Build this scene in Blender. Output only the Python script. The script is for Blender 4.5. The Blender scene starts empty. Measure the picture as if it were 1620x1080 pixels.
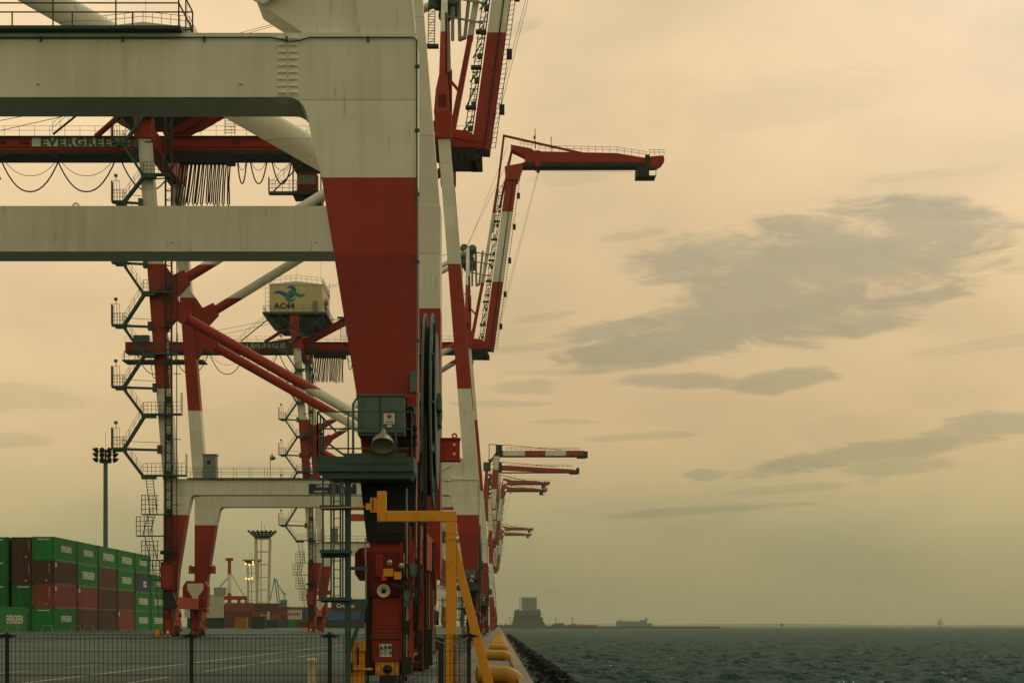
import bpy, bmesh, math, random
import numpy as np
from mathutils import Vector, Matrix
from mathutils.geometry import tessellate_polygon
random.seed(7)
SC = bpy.context.scene
COL = SC.collection
R = math.radians

# ------------------------------------------------------------------ camera
cam = bpy.data.cameras.new("camera"); camo = bpy.data.objects.new("camera", cam); COL.objects.link(camo)
camo.location = (0, 0, 1.6); camo.rotation_euler = (R(90), 0, 0)
cam.sensor_width = 36; cam.lens = 3300/1620*36
cam.shift_x = (810-790)/1620; cam.shift_y = (990-540)/1620
cam.clip_start = 0.1; cam.clip_end = 60000
SC.camera = camo
SC.render.resolution_x = 1024; SC.render.resolution_y = 682
SC.render.engine = 'CYCLES'

# ------------------------------------------------------------------ world: overcast evening sky
SUN_EL, SUN_AZ = 48, 35            # azimuth measured from +Y towards +X
W = bpy.data.worlds.new("World"); SC.world = W; W.use_nodes = True
nt = W.node_tree; nt.nodes.clear()
def N(t, tree=None, **k):
    n = (tree or nt).nodes.new(t)
    for a, b in k.items(): setattr(n, a, b)
    return n
def L(a, b, tree=None): (tree or nt).links.new(a, b)
def M_(op, a, b=None, c=None, tree=None, clamp=False):
    n = N('ShaderNodeMath', tree, operation=op); n.use_clamp = clamp
    for i, v in enumerate((a, b, c)):
        if v is None: continue
        if isinstance(v, (int, float)): n.inputs[i].default_value = v
        else: L(v, n.inputs[i], tree)
    return n.outputs[0]
def ramp(fac, stops, tree=None, interp='LINEAR'):
    n = N('ShaderNodeValToRGB', tree); n.color_ramp.interpolation = interp
    e = n.color_ramp.elements
    while len(e) < len(stops): e.new(0.5)
    for i, (p, c) in enumerate(stops):
        e[i].position = p; e[i].color = (*c, 1) if len(c) == 3 else c
    L(fac, n.inputs[0], tree); return n.outputs[0]
def mixc(fac, a, b, tree=None, blend='MIX'):
    n = N('ShaderNodeMix', tree, data_type='RGBA', blend_type=blend)
    if isinstance(fac, (int, float)): n.inputs[0].default_value = fac
    else: L(fac, n.inputs[0], tree)
    for i, v in ((6, a), (7, b)):
        if isinstance(v, tuple): n.inputs[i].default_value = (*v, 1) if len(v) == 3 else v
        else: L(v, n.inputs[i], tree)
    return n.outputs[2]
tc = N('ShaderNodeTexCoord'); sep = N('ShaderNodeSeparateXYZ'); L(tc.outputs['Generated'], sep.inputs[0])
dx, dy, dz = sep.outputs
az = M_('ARCTAN2', dx, dy); el = M_('ARCSINE', dz)
# vertical gradient of the cloud deck (elevation in radians)
t = M_('MULTIPLY', el, 1/1.2, clamp=True)
grad = ramp(t, [(0.0, (.25,.235,.105)), (.0075, (.285,.255,.118)), (.035, (.385,.335,.162)), (.073, (.625,.455,.232)), (.123, (.735,.53,.283)), (.225, (.90,.665,.385)), (.42, (.62,.535,.34)), (1.0, (.46,.47,.33))])
# slow brightening towards the right, dimmer behind
azd = M_('SUBTRACT', az, .03)
azr = M_('MINIMUM', M_('ADD', M_('MULTIPLY', M_('MULTIPLY', azd, azd), 3.2), .99), 1.16)
grad = mixc(1.0, grad, (1,1,1), blend='MULTIPLY')
vm = N('ShaderNodeVectorMath', operation='SCALE'); L(grad, vm.inputs[0]); L(azr, vm.inputs['Scale'])
front = vm.outputs[0]
# streaky noise in (az, el*k)
cmb = N('ShaderNodeCombineXYZ'); L(M_('MULTIPLY', az, 16), cmb.inputs[0]); L(M_('MULTIPLY', el, 60), cmb.inputs[1]); cmb.inputs[2].default_value = 3.1
nz = N('ShaderNodeTexNoise'); nz.inputs['Scale'].default_value = 1.6; nz.inputs['Detail'].default_value = 10; nz.inputs['Roughness'].default_value = .68; nz.inputs['Distortion'].default_value = .6; L(cmb.outputs[0], nz.inputs['Vector'])
cmb2 = N('ShaderNodeCombineXYZ'); L(M_('MULTIPLY', az, 6), cmb2.inputs[0]); L(M_('MULTIPLY', el, 13), cmb2.inputs[1]); cmb2.inputs[2].default_value = 8.4
nz2 = N('ShaderNodeTexNoise'); nz2.inputs['Scale'].default_value = 1.8; nz2.inputs['Detail'].default_value = 5; L(cmb2.outputs[0], nz2.inputs['Vector'])
glow = M_('MULTIPLY', M_('MULTIPLY', M_('SUBTRACT', az, .08), 4.5, clamp=True), M_('MULTIPLY', M_('SUBTRACT', el, .17), 7, clamp=True))
front = mixc(M_('MULTIPLY', glow, .8), front, (.92,.75,.56))
soft = ramp(nz2.outputs[0], [(.3, (.86,.88,.9)), (.5, (.97,.97,.97)), (.72, (1.06,1.04,1.02))])
front = mixc(1.0, front, soft, blend='MULTIPLY')
# cloud banks: (centre x, y, half length, half height, tilt) measured as angles, 3300 units per radian
banks = [(1320,430,300,92,.08,1.0),(1210,500,260,66,.10,1.0),(1060,548,210,34,.12,1.0),(1450,385,165,56,-.08,1.0),(1120,420,150,46,.10,.85),(960,528,120,22,.12,.9),(1000,578,130,12,.10,.8),(1330,520,130,26,.05,.9),
         (1240,606,90,22,.08,.8),(1070,606,110,15,.0,.75),(1400,715,260,22,.14,.8),(1410,740,110,20,.05,.6),(1116,752,38,10,.02,.55),(1560,680,90,22,.02,.75),(830,612,70,14,0,.5),
         (1120,808,180,8,.06,.5),(880,548,130,9,.1,.45),(900,590,120,7,.02,.35),(1010,692,100,7,.05,.4),(900,668,70,6,0,.4),(1250,775,130,9,.08,.35),(860,505,60,8,.15,.3),(1480,300,120,10,.05,.25),(1540,560,120,12,.1,.3),(1000,380,60,9,.1,.35),(790,640,90,6,0,.4),(900,290,90,14,.05,.3),(40,640,130,26,0,.35),(600,800,160,14,0,.3),(820,70,40,10,.3,.35),(1250,180,220,50,.1,.18),(20,705,90,14,.05,.4),(1330,690,90,30,0,.2)]
acc = None
nd = M_('MULTIPLY', M_('SUBTRACT', nz.outputs[0], .5), 3.0)
for (x, y, a, b, th, w) in banks:
    ca, ce = (x-790)/3300, (990-y)/3300; A, B = a/3300, b/3300
    u = M_('SUBTRACT', az, ca); v = M_('SUBTRACT', el, ce)
    p = M_('ADD', M_('MULTIPLY', u, math.cos(th)/A), M_('MULTIPLY', v, math.sin(th)/A))
    q = M_('ADD', M_('MULTIPLY', u, -math.sin(th)/B), M_('MULTIPLY', v, math.cos(th)/B))
    r2 = M_('ADD', M_('MULTIPLY', p, p), M_('MULTIPLY', q, q))
    d = M_('SUBTRACT', M_('ADD', 1.0, nd), r2)
    m = N('ShaderNodeMapRange', interpolation_type='SMOOTHSTEP'); L(d, m.inputs[0]); m.inputs[1].default_value = -.12; m.inputs[2].default_value = .75
    mm = M_('MULTIPLY', m.outputs[0], w)
    acc = mm if acc is None else M_('MAXIMUM', acc, mm)
dens = M_('MULTIPLY', acc, M_('ADD', .30, M_('ADD', M_('MULTIPLY', nz2.outputs[0], .5), M_('MULTIPLY', nz.outputs[0], .55))))
cloud = mixc(1.0, front, (.58,.665,.74), blend='MULTIPLY')
front = mixc(M_('MULTIPLY', dens, 1.05, clamp=True), front, cloud)
# small share of clear Nishita sky behind the deck
sky = N('ShaderNodeTexSky', sky_type='NISHITA', sun_disc=False, sun_elevation=R(SUN_EL), sun_rotation=R(SUN_AZ))
skyv = N('ShaderNodeVectorMath', operation='SCALE'); L(sky.outputs[0], skyv.inputs[0]); skyv.inputs['Scale'].default_value = .08
deck = mixc(.03, front, skyv.outputs[0])
bkf = M_('MULTIPLY', M_('SUBTRACT', .6, dy), 1.2, clamp=True)
deck = mixc(bkf, deck, mixc(1.0, deck, (.96,1.03,.98), blend='MULTIPLY'))
bk = M_('ADD', M_('MULTIPLY', dy, .14), .86)       # the overcast behind the viewer
bk = M_('MINIMUM', M_('MAXIMUM', bk, .76), 1.0)
vb = N('ShaderNodeVectorMath', operation='SCALE'); L(deck, vb.inputs[0]); L(bk, vb.inputs['Scale'])
bg = N('ShaderNodeBackground'); L(vb.outputs[0], bg.inputs[0]); bg.inputs[1].default_value = 1.0
wo = N('ShaderNodeOutputWorld'); L(bg.outputs[0], wo.inputs[0])

sun = bpy.data.lights.new("sun", 'SUN'); suno = bpy.data.objects.new("sun", sun); COL.objects.link(suno)
sun.energy = .5; sun.angle = R(20); sun.color = (1, .88, .66)
sd = Vector((math.cos(R(SUN_EL))*math.sin(R(SUN_AZ)), math.cos(R(SUN_EL))*math.cos(R(SUN_AZ)), math.sin(R(SUN_EL))))
suno.rotation_euler = sd.to_track_quat('Z', 'Y').to_euler(); suno.location = (40, -20, 150)
vs = SC.view_settings
vs.view_transform = 'Standard'; vs.look = 'None'; vs.exposure = 0; vs.gamma = 1; vs.use_curve_mapping = False

# ------------------------------------------------------------------ materials
def pbr(name, color, rough=.6, metal=0., spec=.4, wear=.0, wearcol=(.12,.09,.05), scale=3., bump=0., streak=False, var=.12):
    m = bpy.data.materials.new(name); m.use_nodes = True; T = m.node_tree
    b = T.nodes['Principled BSDF']; b.inputs['Roughness'].default_value = rough; b.inputs['Metallic'].default_value = metal
    b.inputs['Specular IOR Level'].default_value = spec
    co = N('ShaderNodeTexCoord', T); mp = N('ShaderNodeMapping', T); L(co.outputs['Object'], mp.inputs[0], T)
    mp.inputs['Scale'].default_value = (1, 1, .12) if streak else (1, 1, 1)
    n = N('ShaderNodeTexNoise', T); n.inputs['Scale'].default_value = scale; n.inputs['Detail'].default_value = 8; n.inputs['Roughness'].default_value = .65
    L(mp.outputs[0], n.inputs['Vector'], T)
    base = color if not isinstance(color, tuple) else None
    lo = 1-var; hi = 1+var*.5
    vr = ramp(n.outputs[0], [(.3, (lo,lo,lo*.97)), (.7, (hi,hi,hi))], T)
    c = mixc(1.0, color, vr, T, 'MULTIPLY')
    if wear > 0:
        n2 = N('ShaderNodeTexNoise', T); n2.inputs['Scale'].default_value = scale*2.3; n2.inputs['Detail'].default_value = 10; L(mp.outputs[0], n2.inputs['Vector'], T)
        f = ramp(n2.outputs[0], [(.60, (0,0,0)), (.78, (wear,wear,wear))], T)
        c = mixc(f, c, wearcol, T)
    L(c, b.inputs['Base Color'], T)
    if bump > 0:
        bp = N('ShaderNodeBump', T); bp.inputs['Strength'].default_value = bump; L(n.outputs[0], bp.inputs['Height'], T); L(bp.outputs[0], b.inputs['Normal'], T)
    return m
RED = (.34, .036, .018); WHT = (.78, .765, .64)
def banded(name, edges, rough=.5, axis=2, first_red=True, seams=True):
    """steel paint in red and white bands whose edges sit at these heights"""
    m = bpy.data.materials.new(name); m.use_nodes = True; T = m.node_tree
    b = T.nodes['Principled BSDF']; b.inputs['Roughness'].default_value = rough; b.inputs['Specular IOR Level'].default_value = .3
    co = N('ShaderNodeTexCoord', T); s = N('ShaderNodeSeparateXYZ', T); L(co.outputs['Object'], s.inputs[0], T)
    z = s.outputs[axis]; fac = None
    for e in edges:                                    # parity of the bands
        g = M_('GREATER_THAN', z, e, tree=T)
        fac = g if fac is None else M_('ABSOLUTE', M_('SUBTRACT', fac, g, tree=T), tree=T)
    a, c = (RED, WHT) if first_red else (WHT, RED)
    col = mixc(fac, a, c, T)
    mp = N('ShaderNodeMapping', T); L(co.outputs['Object'], mp.inputs[0], T); mp.inputs['Scale'].default_value = (1.6, 1.6, .1)
    n = N('ShaderNodeTexNoise', T); n.inputs['Scale'].default_value = 2.2; n.inputs['Detail'].default_value = 9; L(mp.outputs[0], n.inputs['Vector'], T)
    col = mixc(1.0, col, ramp(n.outputs[0], [(.28, (.89,.88,.84)), (.5, (.98,.98,.97)), (.75, (1.03,1.03,1.03))], T), T, 'MULTIPLY')
    n2 = N('ShaderNodeTexNoise', T); n2.inputs['Scale'].default_value = .35; n2.inputs['Detail'].default_value = 6; L(co.outputs['Object'], n2.inputs['Vector'], T)
    col = mixc(1.0, col, ramp(n2.outputs[0], [(.35, (.9,.89,.85)), (.65, (1.03,1.03,1.03))], T), T, 'MULTIPLY')
    mp3 = N('ShaderNodeMapping', T); L(co.outputs['Object'], mp3.inputs[0], T); mp3.inputs['Scale'].default_value = (5, 5, .5)
    n3 = N('ShaderNodeTexNoise', T); n3.inputs['Scale'].default_value = 1.3; n3.inputs['Detail'].default_value = 3; L(mp3.outputs[0], n3.inputs['Vector'], T)
    f3 = ramp(n3.outputs[0], [(.66, (0,0,0)), (.78, (.5,.5,.5))], T)     # rust runs
    col = mixc(f3, col, (.16,.09,.04), T)
    if seams:                                          # welded plate seams
        w = M_('ABSOLUTE', M_('SUBTRACT', M_('FRACT', M_('DIVIDE', z, 4.46, tree=T), tree=T), .5, tree=T), tree=T)
        g = M_('LESS_THAN', w, .0028, tree=T)
        col = mixc(M_('MULTIPLY', g, .55, tree=T), col, (.12,.09,.06), T)
    if seams:                                          # lower plates of the leg carry an older, darker coat
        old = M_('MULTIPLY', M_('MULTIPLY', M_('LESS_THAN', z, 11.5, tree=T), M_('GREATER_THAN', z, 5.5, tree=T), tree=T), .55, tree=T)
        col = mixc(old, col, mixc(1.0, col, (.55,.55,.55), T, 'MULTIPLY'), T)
    pl = N('ShaderNodeTexWhiteNoise', T, noise_dimensions='1D'); L(M_('FLOOR', M_('ADD', M_('DIVIDE', z, 4.46, tree=T), .5, tree=T), tree=T), pl.inputs['W'], T)
    if seams: col = mixc(1.0, col, ramp(pl.outputs['Value'], [(0, (.92,.92,.92)), (1, (1.05,1.05,1.05))], T), T, 'MULTIPLY')
    L(col, b.inputs['Base Color'], T)
    bp = N('ShaderNodeBump', T); bp.inputs['Strength'].default_value = .08; bp.inputs['Distance'].default_value = .05; L(n2.outputs[0], bp.inputs['Height'], T); L(bp.outputs[0], b.inputs['Normal'], T)
    return m
ZO = 1.6
B = [11.95+ZO, 25.5+ZO, 38.9+ZO, 52.4+ZO]
MAT = dict(
  band=banded('banded_paint', B), mastband=banded('mast_paint', [64.8+ZO], seams=False), boomband=banded('boom_paint', [66.4+ZO, 79.9+ZO], seams=False),
  white=banded('white_paint', [-500], seams=False), red=pbr('red_paint', RED, .65, spec=.2, wear=.35, streak=True), 
  jibband=banded('jib_paint', [7.5, 16, 24.5, 33], axis=0, seams=False),
  darkred=pbr('dark_red_paint', (.13,.018,.012), .65, spec=.2, wear=.4), orange=pbr('orange_red_paint', (.28,.034,.018), .6, spec=.2, wear=.3, streak=True),
  green=pbr('grey_green_steel', (.045,.090,.080), .6, spec=.25, wear=.3, wearcol=(.14,.17,.14)), lgreen=pbr('light_grey_green_steel', (.095,.155,.14), .6, spec=.25, wear=.3),
  black=pbr('black_rubber', (.007,.010,.009), .7), dark=pbr('dark_machinery_and_shade', (.012,.016,.014), .6, wear=.3, wearcol=(.09,.07,.05)),
  pipe=pbr('galvanised_pipe', (.30,.30,.26), .45, .3), grey=pbr('grey_steel', (.20,.22,.20), .5, wear=.2),
  yellow=pbr('yellow_paint', (.70,.285,.012), .42, wear=.5, wearcol=(.2,.1,.02), var=.1), yellowb=pbr('bollard_yellow', (.44,.23,.012), .5, wear=.6, wearcol=(.30,.15,.03), var=.15),
  signw=pbr('sign_white', (.62,.60,.50), .5), cream=pbr('cream_panel', (.66,.64,.48), .5, wear=.3, streak=True), house=pbr('cream_house_paint', (.56,.47,.25), .5, wear=.25, streak=True),
  letg=pbr('letter_green', (.015,.10,.045), .5), navy=pbr('navy_board', (.012,.022,.05), .5), letw=pbr('letter_white', (.85,.85,.78), .5), letb=pbr('letter_black', (.02,.03,.02), .5),
  logob=pbr('logo_blue', (.02,.09,.27), .5), logog=pbr('logo_green', (.02,.23,.07), .5), diam=pbr('diamond_red', (.36,.03,.02), .5),
  glass=pbr('cab_glass', (.02,.03,.03), .1, spec=.8), stone=pbr('dark_rock', (.004,.008,.0075), .85, spec=.1, bump=.5, scale=2),
  lamp_shell=pbr('lamp_shell', (.22,.23,.17), .4, .2), lens=pbr('lamp_reflector', (.55,.52,.38), .25, .3), bldg=pbr('plant_grey', (.26,.29,.26), .7), bldgd=pbr('plant_dark', (.045,.095,.095), .7),
  ship=pbr('ship_hull', (.13,.21,.23), .6), shipw=pbr('ship_white', (.55,.52,.42), .6), teal=pbr('teal_paint', (.06,.20,.20), .6), sail=pbr('sail_cloth', (.75,.70,.55), .8),
  cream2=pbr('tower_cream', (.55,.50,.33), .6), wirefence=pbr('fence_coating', (.010,.014,.013), .5))
def cont_mat(n, c): return pbr(n, c, .5, wear=.25, wearcol=(.10,.06,.04), scale=1.2, streak=True, var=.18)
CM = dict(g=cont_mat('container_green', (.010,.22,.034)), G=cont_mat('container_deep_green', (.008,.15,.035)), b=cont_mat('container_brown', (.115,.050,.034)), r=cont_mat('container_red_brown', (.24,.060,.042)),
          d=cont_mat('container_dark_brown', (.075,.036,.026)), n=cont_mat('container_navy', (.03,.07,.10)), w=cont_mat('container_white', (.52,.50,.42)), y=cont_mat('container_ochre', (.34,.17,.03)), u=cont_mat('container_blue', (.03,.12,.26)), k=cont_mat('container_dark_green', (.02,.06,.045)))
def emis(name, c, s):
    m = bpy.data.materials.new(name); m.use_nodes = True; b = m.node_tree.nodes['Principled BSDF']
    b.inputs['Base Color'].default_value = (*c, 1); b.inputs['Emission Color'].default_value = (*c, 1); b.inputs['Emission Strength'].default_value = s; return m
MAT['lit'] = emis('lit_lamp', (1, .62, .22), 1.3); MAT['beacon'] = emis('red_beacon', (.6, .02, .015), .12)

# ------------------------------------------------------------------ mesh builder
ORG = [Vector((0, 0, 0))]
class MB:
    def __init__(s, zo=None): s.v = []; s.f = []; s.mi = []; s.sm = []; s.zo = ZO if zo is None else zo
    def add(s, vs, fs, m=0, smooth=False):
        o = len(s.v); s.v += [tuple(p) for p in vs]
        for f in fs: s.f.append([i+o for i in f]); s.mi.append(m); s.sm.append(smooth)
    def box(s, x0, x1, y0, y1, z0, z1, m=0):
        v = [(x, y, z) for z in (z0, z1) for y in (y0, y1) for x in (x0, x1)]
        s.add(v, [(0,2,3,1),(4,5,7,6),(0,1,5,4),(2,6,7,3),(0,4,6,2),(1,3,7,5)], m)
    def beam(s, p, q, w, h=None, m=0, up=(0,0,1)):
        h = h or w; p = Vector(p); q = Vector(q); d = (q-p).normalized(); u = Vector(up)
        if abs(d.dot(u)) > .98: u = Vector((0,1,0))
        a = d.cross(u).normalized()*w/2; b = a.cross(d).normalized()*h/2
        v = [c+i*a+j*b for c in (p, q) for i, j in ((-1,-1),(1,-1),(1,1),(-1,1))]
        s.add(v, [(0,1,2,3),(7,6,5,4),(0,4,5,1),(1,5,6,2),(2,6,7,3),(3,7,4,0)], m)
    def tube(s, p, q, r, m=0, n=8, r2=None, cap=True):
        s.path([p, q], r, m, n, r2, cap)
    def path(s, pts, r, m=0, n=6, r2=None, cap=True):
        pts = [Vector(p) for p in pts]; o = []; K = len(pts)
        ref = None
        for i, p in enumerate(pts):
            d = (pts[min(i+1, K-1)]-pts[max(i-1, 0)]).normalized()
            if ref is None:
                ref = Vector((0,0,1)) if abs(d.z) < .9 else Vector((0,1,0))
            a = d.cross(ref).normalized(); b = a.cross(d).normalized(); 
            rr = r if r2 is None else r+(r2-r)*i/(K-1)
            o += [p+a*rr*math.cos(2*math.pi*k/n)+b*rr*math.sin(2*math.pi*k/n) for k in range(n)]
        fs = [(i*n+k, i*n+(k+1) % n, (i+1)*n+(k+1) % n, (i+1)*n+k) for i in range(K-1) for k in range(n)]
        s.add(o, fs, m, n > 6)
        if cap: s.add(o[:n], [tuple(range(n))[::-1]], m); s.add(o[-n:], [tuple(range(n))], m)
    @staticmethod
    def caps(poly):
        n = len(poly)
        if n < 5: return [tuple(range(n)), tuple(range(2*n-1, n-1, -1))]
        t = tessellate_polygon([[Vector((a, b, 0)) for a, b in poly]])
        return [tuple(f) for f in t]+[(f[2]+n, f[1]+n, f[0]+n) for f in t]
    def prism(s, poly, y0, y1, m=0):                       # polygon in (x, z), extruded along y
        n = len(poly); v = [(x, y0, z) for x, z in poly]+[(x, y1, z) for x, z in poly]
        s.add(v, s.caps(poly)+[(i, i+n, (i+1) % n+n, (i+1) % n) for i in range(n)], m)
    def prismx(s, poly, x0, x1, m=0):                      # polygon in (y, z), extruded along x
        n = len(poly); v = [(x0, y, z) for y, z in poly]+[(x1, y, z) for y, z in poly]
        s.add(v, s.caps(poly)+[(i, i+n, (i+1) % n+n, (i+1) % n) for i in range(n)], m)
    def hull(s, bot, top, m=0):                            # two quads
        s.add(list(bot)+list(top), [(3,2,1,0),(4,5,6,7)]+[(i, (i+1) % 4, (i+1) % 4+4, i+4) for i in range(4)], m)
    def lathe(s, c, ax, prof, m=0, n=20):                  # prof: (distance along ax, radius)
        c = Vector(c); ax = Vector(ax).normalized(); ref = Vector((0,0,1)) if abs(ax.z) < .9 else Vector((1,0,0))
        a = ax.cross(ref).normalized(); b = a.cross(ax)
        v = [c+ax*t+(a*math.cos(2*math.pi*k/n)+b*math.sin(2*math.pi*k/n))*r for t, r in prof for k in range(n)]
        K = len(prof)
        s.add(v, [(i*n+k, i*n+(k+1) % n, (i+1)*n+(k+1) % n, (i+1)*n+k) for i in range(K-1) for k in range(n)], m, True)
    def rail(s, pts, h=1.1, step=1.5, r=.03, rows=(1., .55), m=0):      # handrail along a path of floor points
        for a, b in zip(pts[:-1], pts[1:]):
            a = Vector(a); b = Vector(b); Ln = (b-a).length; k = max(1, round(Ln/step))
            for w in rows: s.beam(a+Vector((0,0,h*w)), b+Vector((0,0,h*w)), r*1.3, m=m)
            for i in range(k+1):
                p = a+(b-a)*i/k; s.beam(p, p+Vector((0,0,h)), r*1.4, m=m)
    def build(s, name, mats, parent=None, bevel=0):
        me = bpy.data.meshes.new(name); o3 = ORG[0]
        me.from_pydata([(x-o3.x, y-o3.y, z+s.zo-o3.z) for x, y, z in s.v], [], s.f)
        mats = mats if isinstance(mats, (list, tuple)) else [mats]
        for m in mats: me.materials.append(MAT[m] if isinstance(m, str) else m)
        me.polygons.foreach_set('material_index', s.mi); me.polygons.foreach_set('use_smooth', s.sm)
        bm = bmesh.new(); bm.from_mesh(me); bmesh.ops.recalc_face_normals(bm, faces=bm.faces); bm.to_mesh(me); bm.free()
        o = bpy.data.objects.new(name, me); COL.objects.link(o)
        if parent is not None: o.parent = parent; 
        else: o.location = o3
        if bevel:
            bv = o.modifiers.new('bevel', 'BEVEL'); bv.width = bevel; bv.segments = 2; bv.limit_method = 'ANGLE'
        return o
def tag(o, label=None, cat=None, group=None, kind=None):
    if label: o['label'] = label
    if cat: o['category'] = cat
    if group: o['group'] = group
    if kind: o['kind'] = kind
    return o
def thing(name, loc, label, cat, group=None):
    o = bpy.data.objects.new(name, None); COL.objects.link(o); o.location = loc; o.empty_display_size = .5
    tag(o, label, cat, group); ORG[0] = Vector(loc); return o
def copy_tree(o, parent=None):
    c = o.copy(); COL.objects.link(c); c.parent = parent
    for ch in list(o.children): copy_tree(ch, c)
    return c
def text(name, body, size, mat, loc, rot, parent=None, sx=1., bold=0., depth=.01, align='CENTER', zo=None):
    cu = bpy.data.curves.new(name, 'FONT'); cu.body = body; cu.size = size; cu.align_x = align; cu.align_y = 'CENTER'
    cu.offset = bold; cu.extrude = depth; cu.resolution_u = 2
    if body == 'EVERGREEN': cu.space_character = 1.14
    t = bpy.data.objects.new(name, cu); COL.objects.link(t); bpy.context.view_layer.update()
    me = bpy.data.meshes.new_from_object(t.evaluated_get(bpy.context.evaluated_depsgraph_get())); bpy.data.objects.remove(t)
    me.name = name; me.materials.clear(); me.materials.append(MAT[mat] if isinstance(mat, str) else mat)
    z = ZO if zo is None else zo
    o3 = ORG[0]; Mx = Matrix.Translation(Vector(loc)+Vector((0,0,z))-o3) @ rot.to_4x4() @ Matrix.Diagonal((sx,1,1,1))
    me.transform(Mx)
    o = bpy.data.objects.new(name, me); COL.objects.link(o)
    if parent is not None: o.parent = parent
    else: o.location = o3
    return o
FACE_CAM = Matrix.Rotation(R(90), 3, 'X')                    # letters facing -Y
FACE_SEA = Matrix.Rotation(R(90), 3, 'Z') @ FACE_CAM         # letters facing +X

# ------------------------------------------------------------------ setting
def ground_z(x):
    t = min(1, max(0, (-22-x)/28)); return 1.05*t*t*(3-2*t)
def mat_asphalt():
    m = bpy.data.materials.new('yard_asphalt'); m.use_nodes = True; T = m.node_tree; b = T.nodes['Principled BSDF']
    co = N('ShaderNodeTexCoord', T)
    n = N('ShaderNodeTexNoise', T); n.inputs['Scale'].default_value = .12; n.inputs['Detail'].default_value = 8; L(co.outputs['Object'], n.inputs['Vector'], T)
    mp = N('ShaderNodeMapping', T); L(co.outputs['Object'], mp.inputs[0], T); mp.inputs['Scale'].default_value = (1.2, .05, 1)
    n2 = N('ShaderNodeTexNoise', T); n2.inputs['Scale'].default_value = 1.; n2.inputs['Detail'].default_value = 6; L(mp.outputs[0], n2.inputs['Vector'], T)
    s = N('ShaderNodeSeparateXYZ', T); L(co.outputs['Object'], s.inputs[0], T)
    c = ramp(n.outputs[0], [(.3, (.010,.041,.031)), (.7, (.027,.080,.060))], T)
    c = mixc(1.0, c, ramp(n2.outputs[0], [(.35, (.75,.75,.75)), (.65, (1.15,1.15,1.12))], T), T, 'MULTIPLY')
    nv = N('ShaderNodeTexVoronoi', T); nv.inputs['Scale'].default_value = .16; L(co.outputs['Object'], nv.inputs['Vector'], T)
    c = mixc(1.0, c, ramp(nv.outputs['Color'], [(.2, (.82,.82,.82)), (.8, (1.1,1.1,1.1))], T), T, 'MULTIPLY')
    conc = mixc(1.0, ramp(n.outputs[0], [(.3, (.10,.10,.072)), (.7, (.15,.145,.105))], T), ramp(n2.outputs[0], [(.3, (.75,.75,.75)), (.7, (1.1,1.1,1.1))], T), T, 'MULTIPLY')
    f = M_('GREATER_THAN', s.outputs[0], -2.0, tree=T)
    L(mixc(f, c, conc, T), b.inputs['Base Color'], T); b.inputs['Roughness'].default_value = .7; b.inputs['Specular IOR Level'].default_value = .35
    n3 = N('ShaderNodeTexNoise', T); n3.inputs['Scale'].default_value = 20; n3.inputs['Detail'].default_value = 6; L(co.outputs['Object'], n3.inputs['Vector'], T)
    bp = N('ShaderNodeBump', T); bp.inputs['Strength'].default_value = .25; bp.inputs['Distance'].default_value = .02; L(n3.outputs[0], bp.inputs['Height'], T); L(bp.outputs[0], b.inputs['Normal'], T)
    return m
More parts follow.
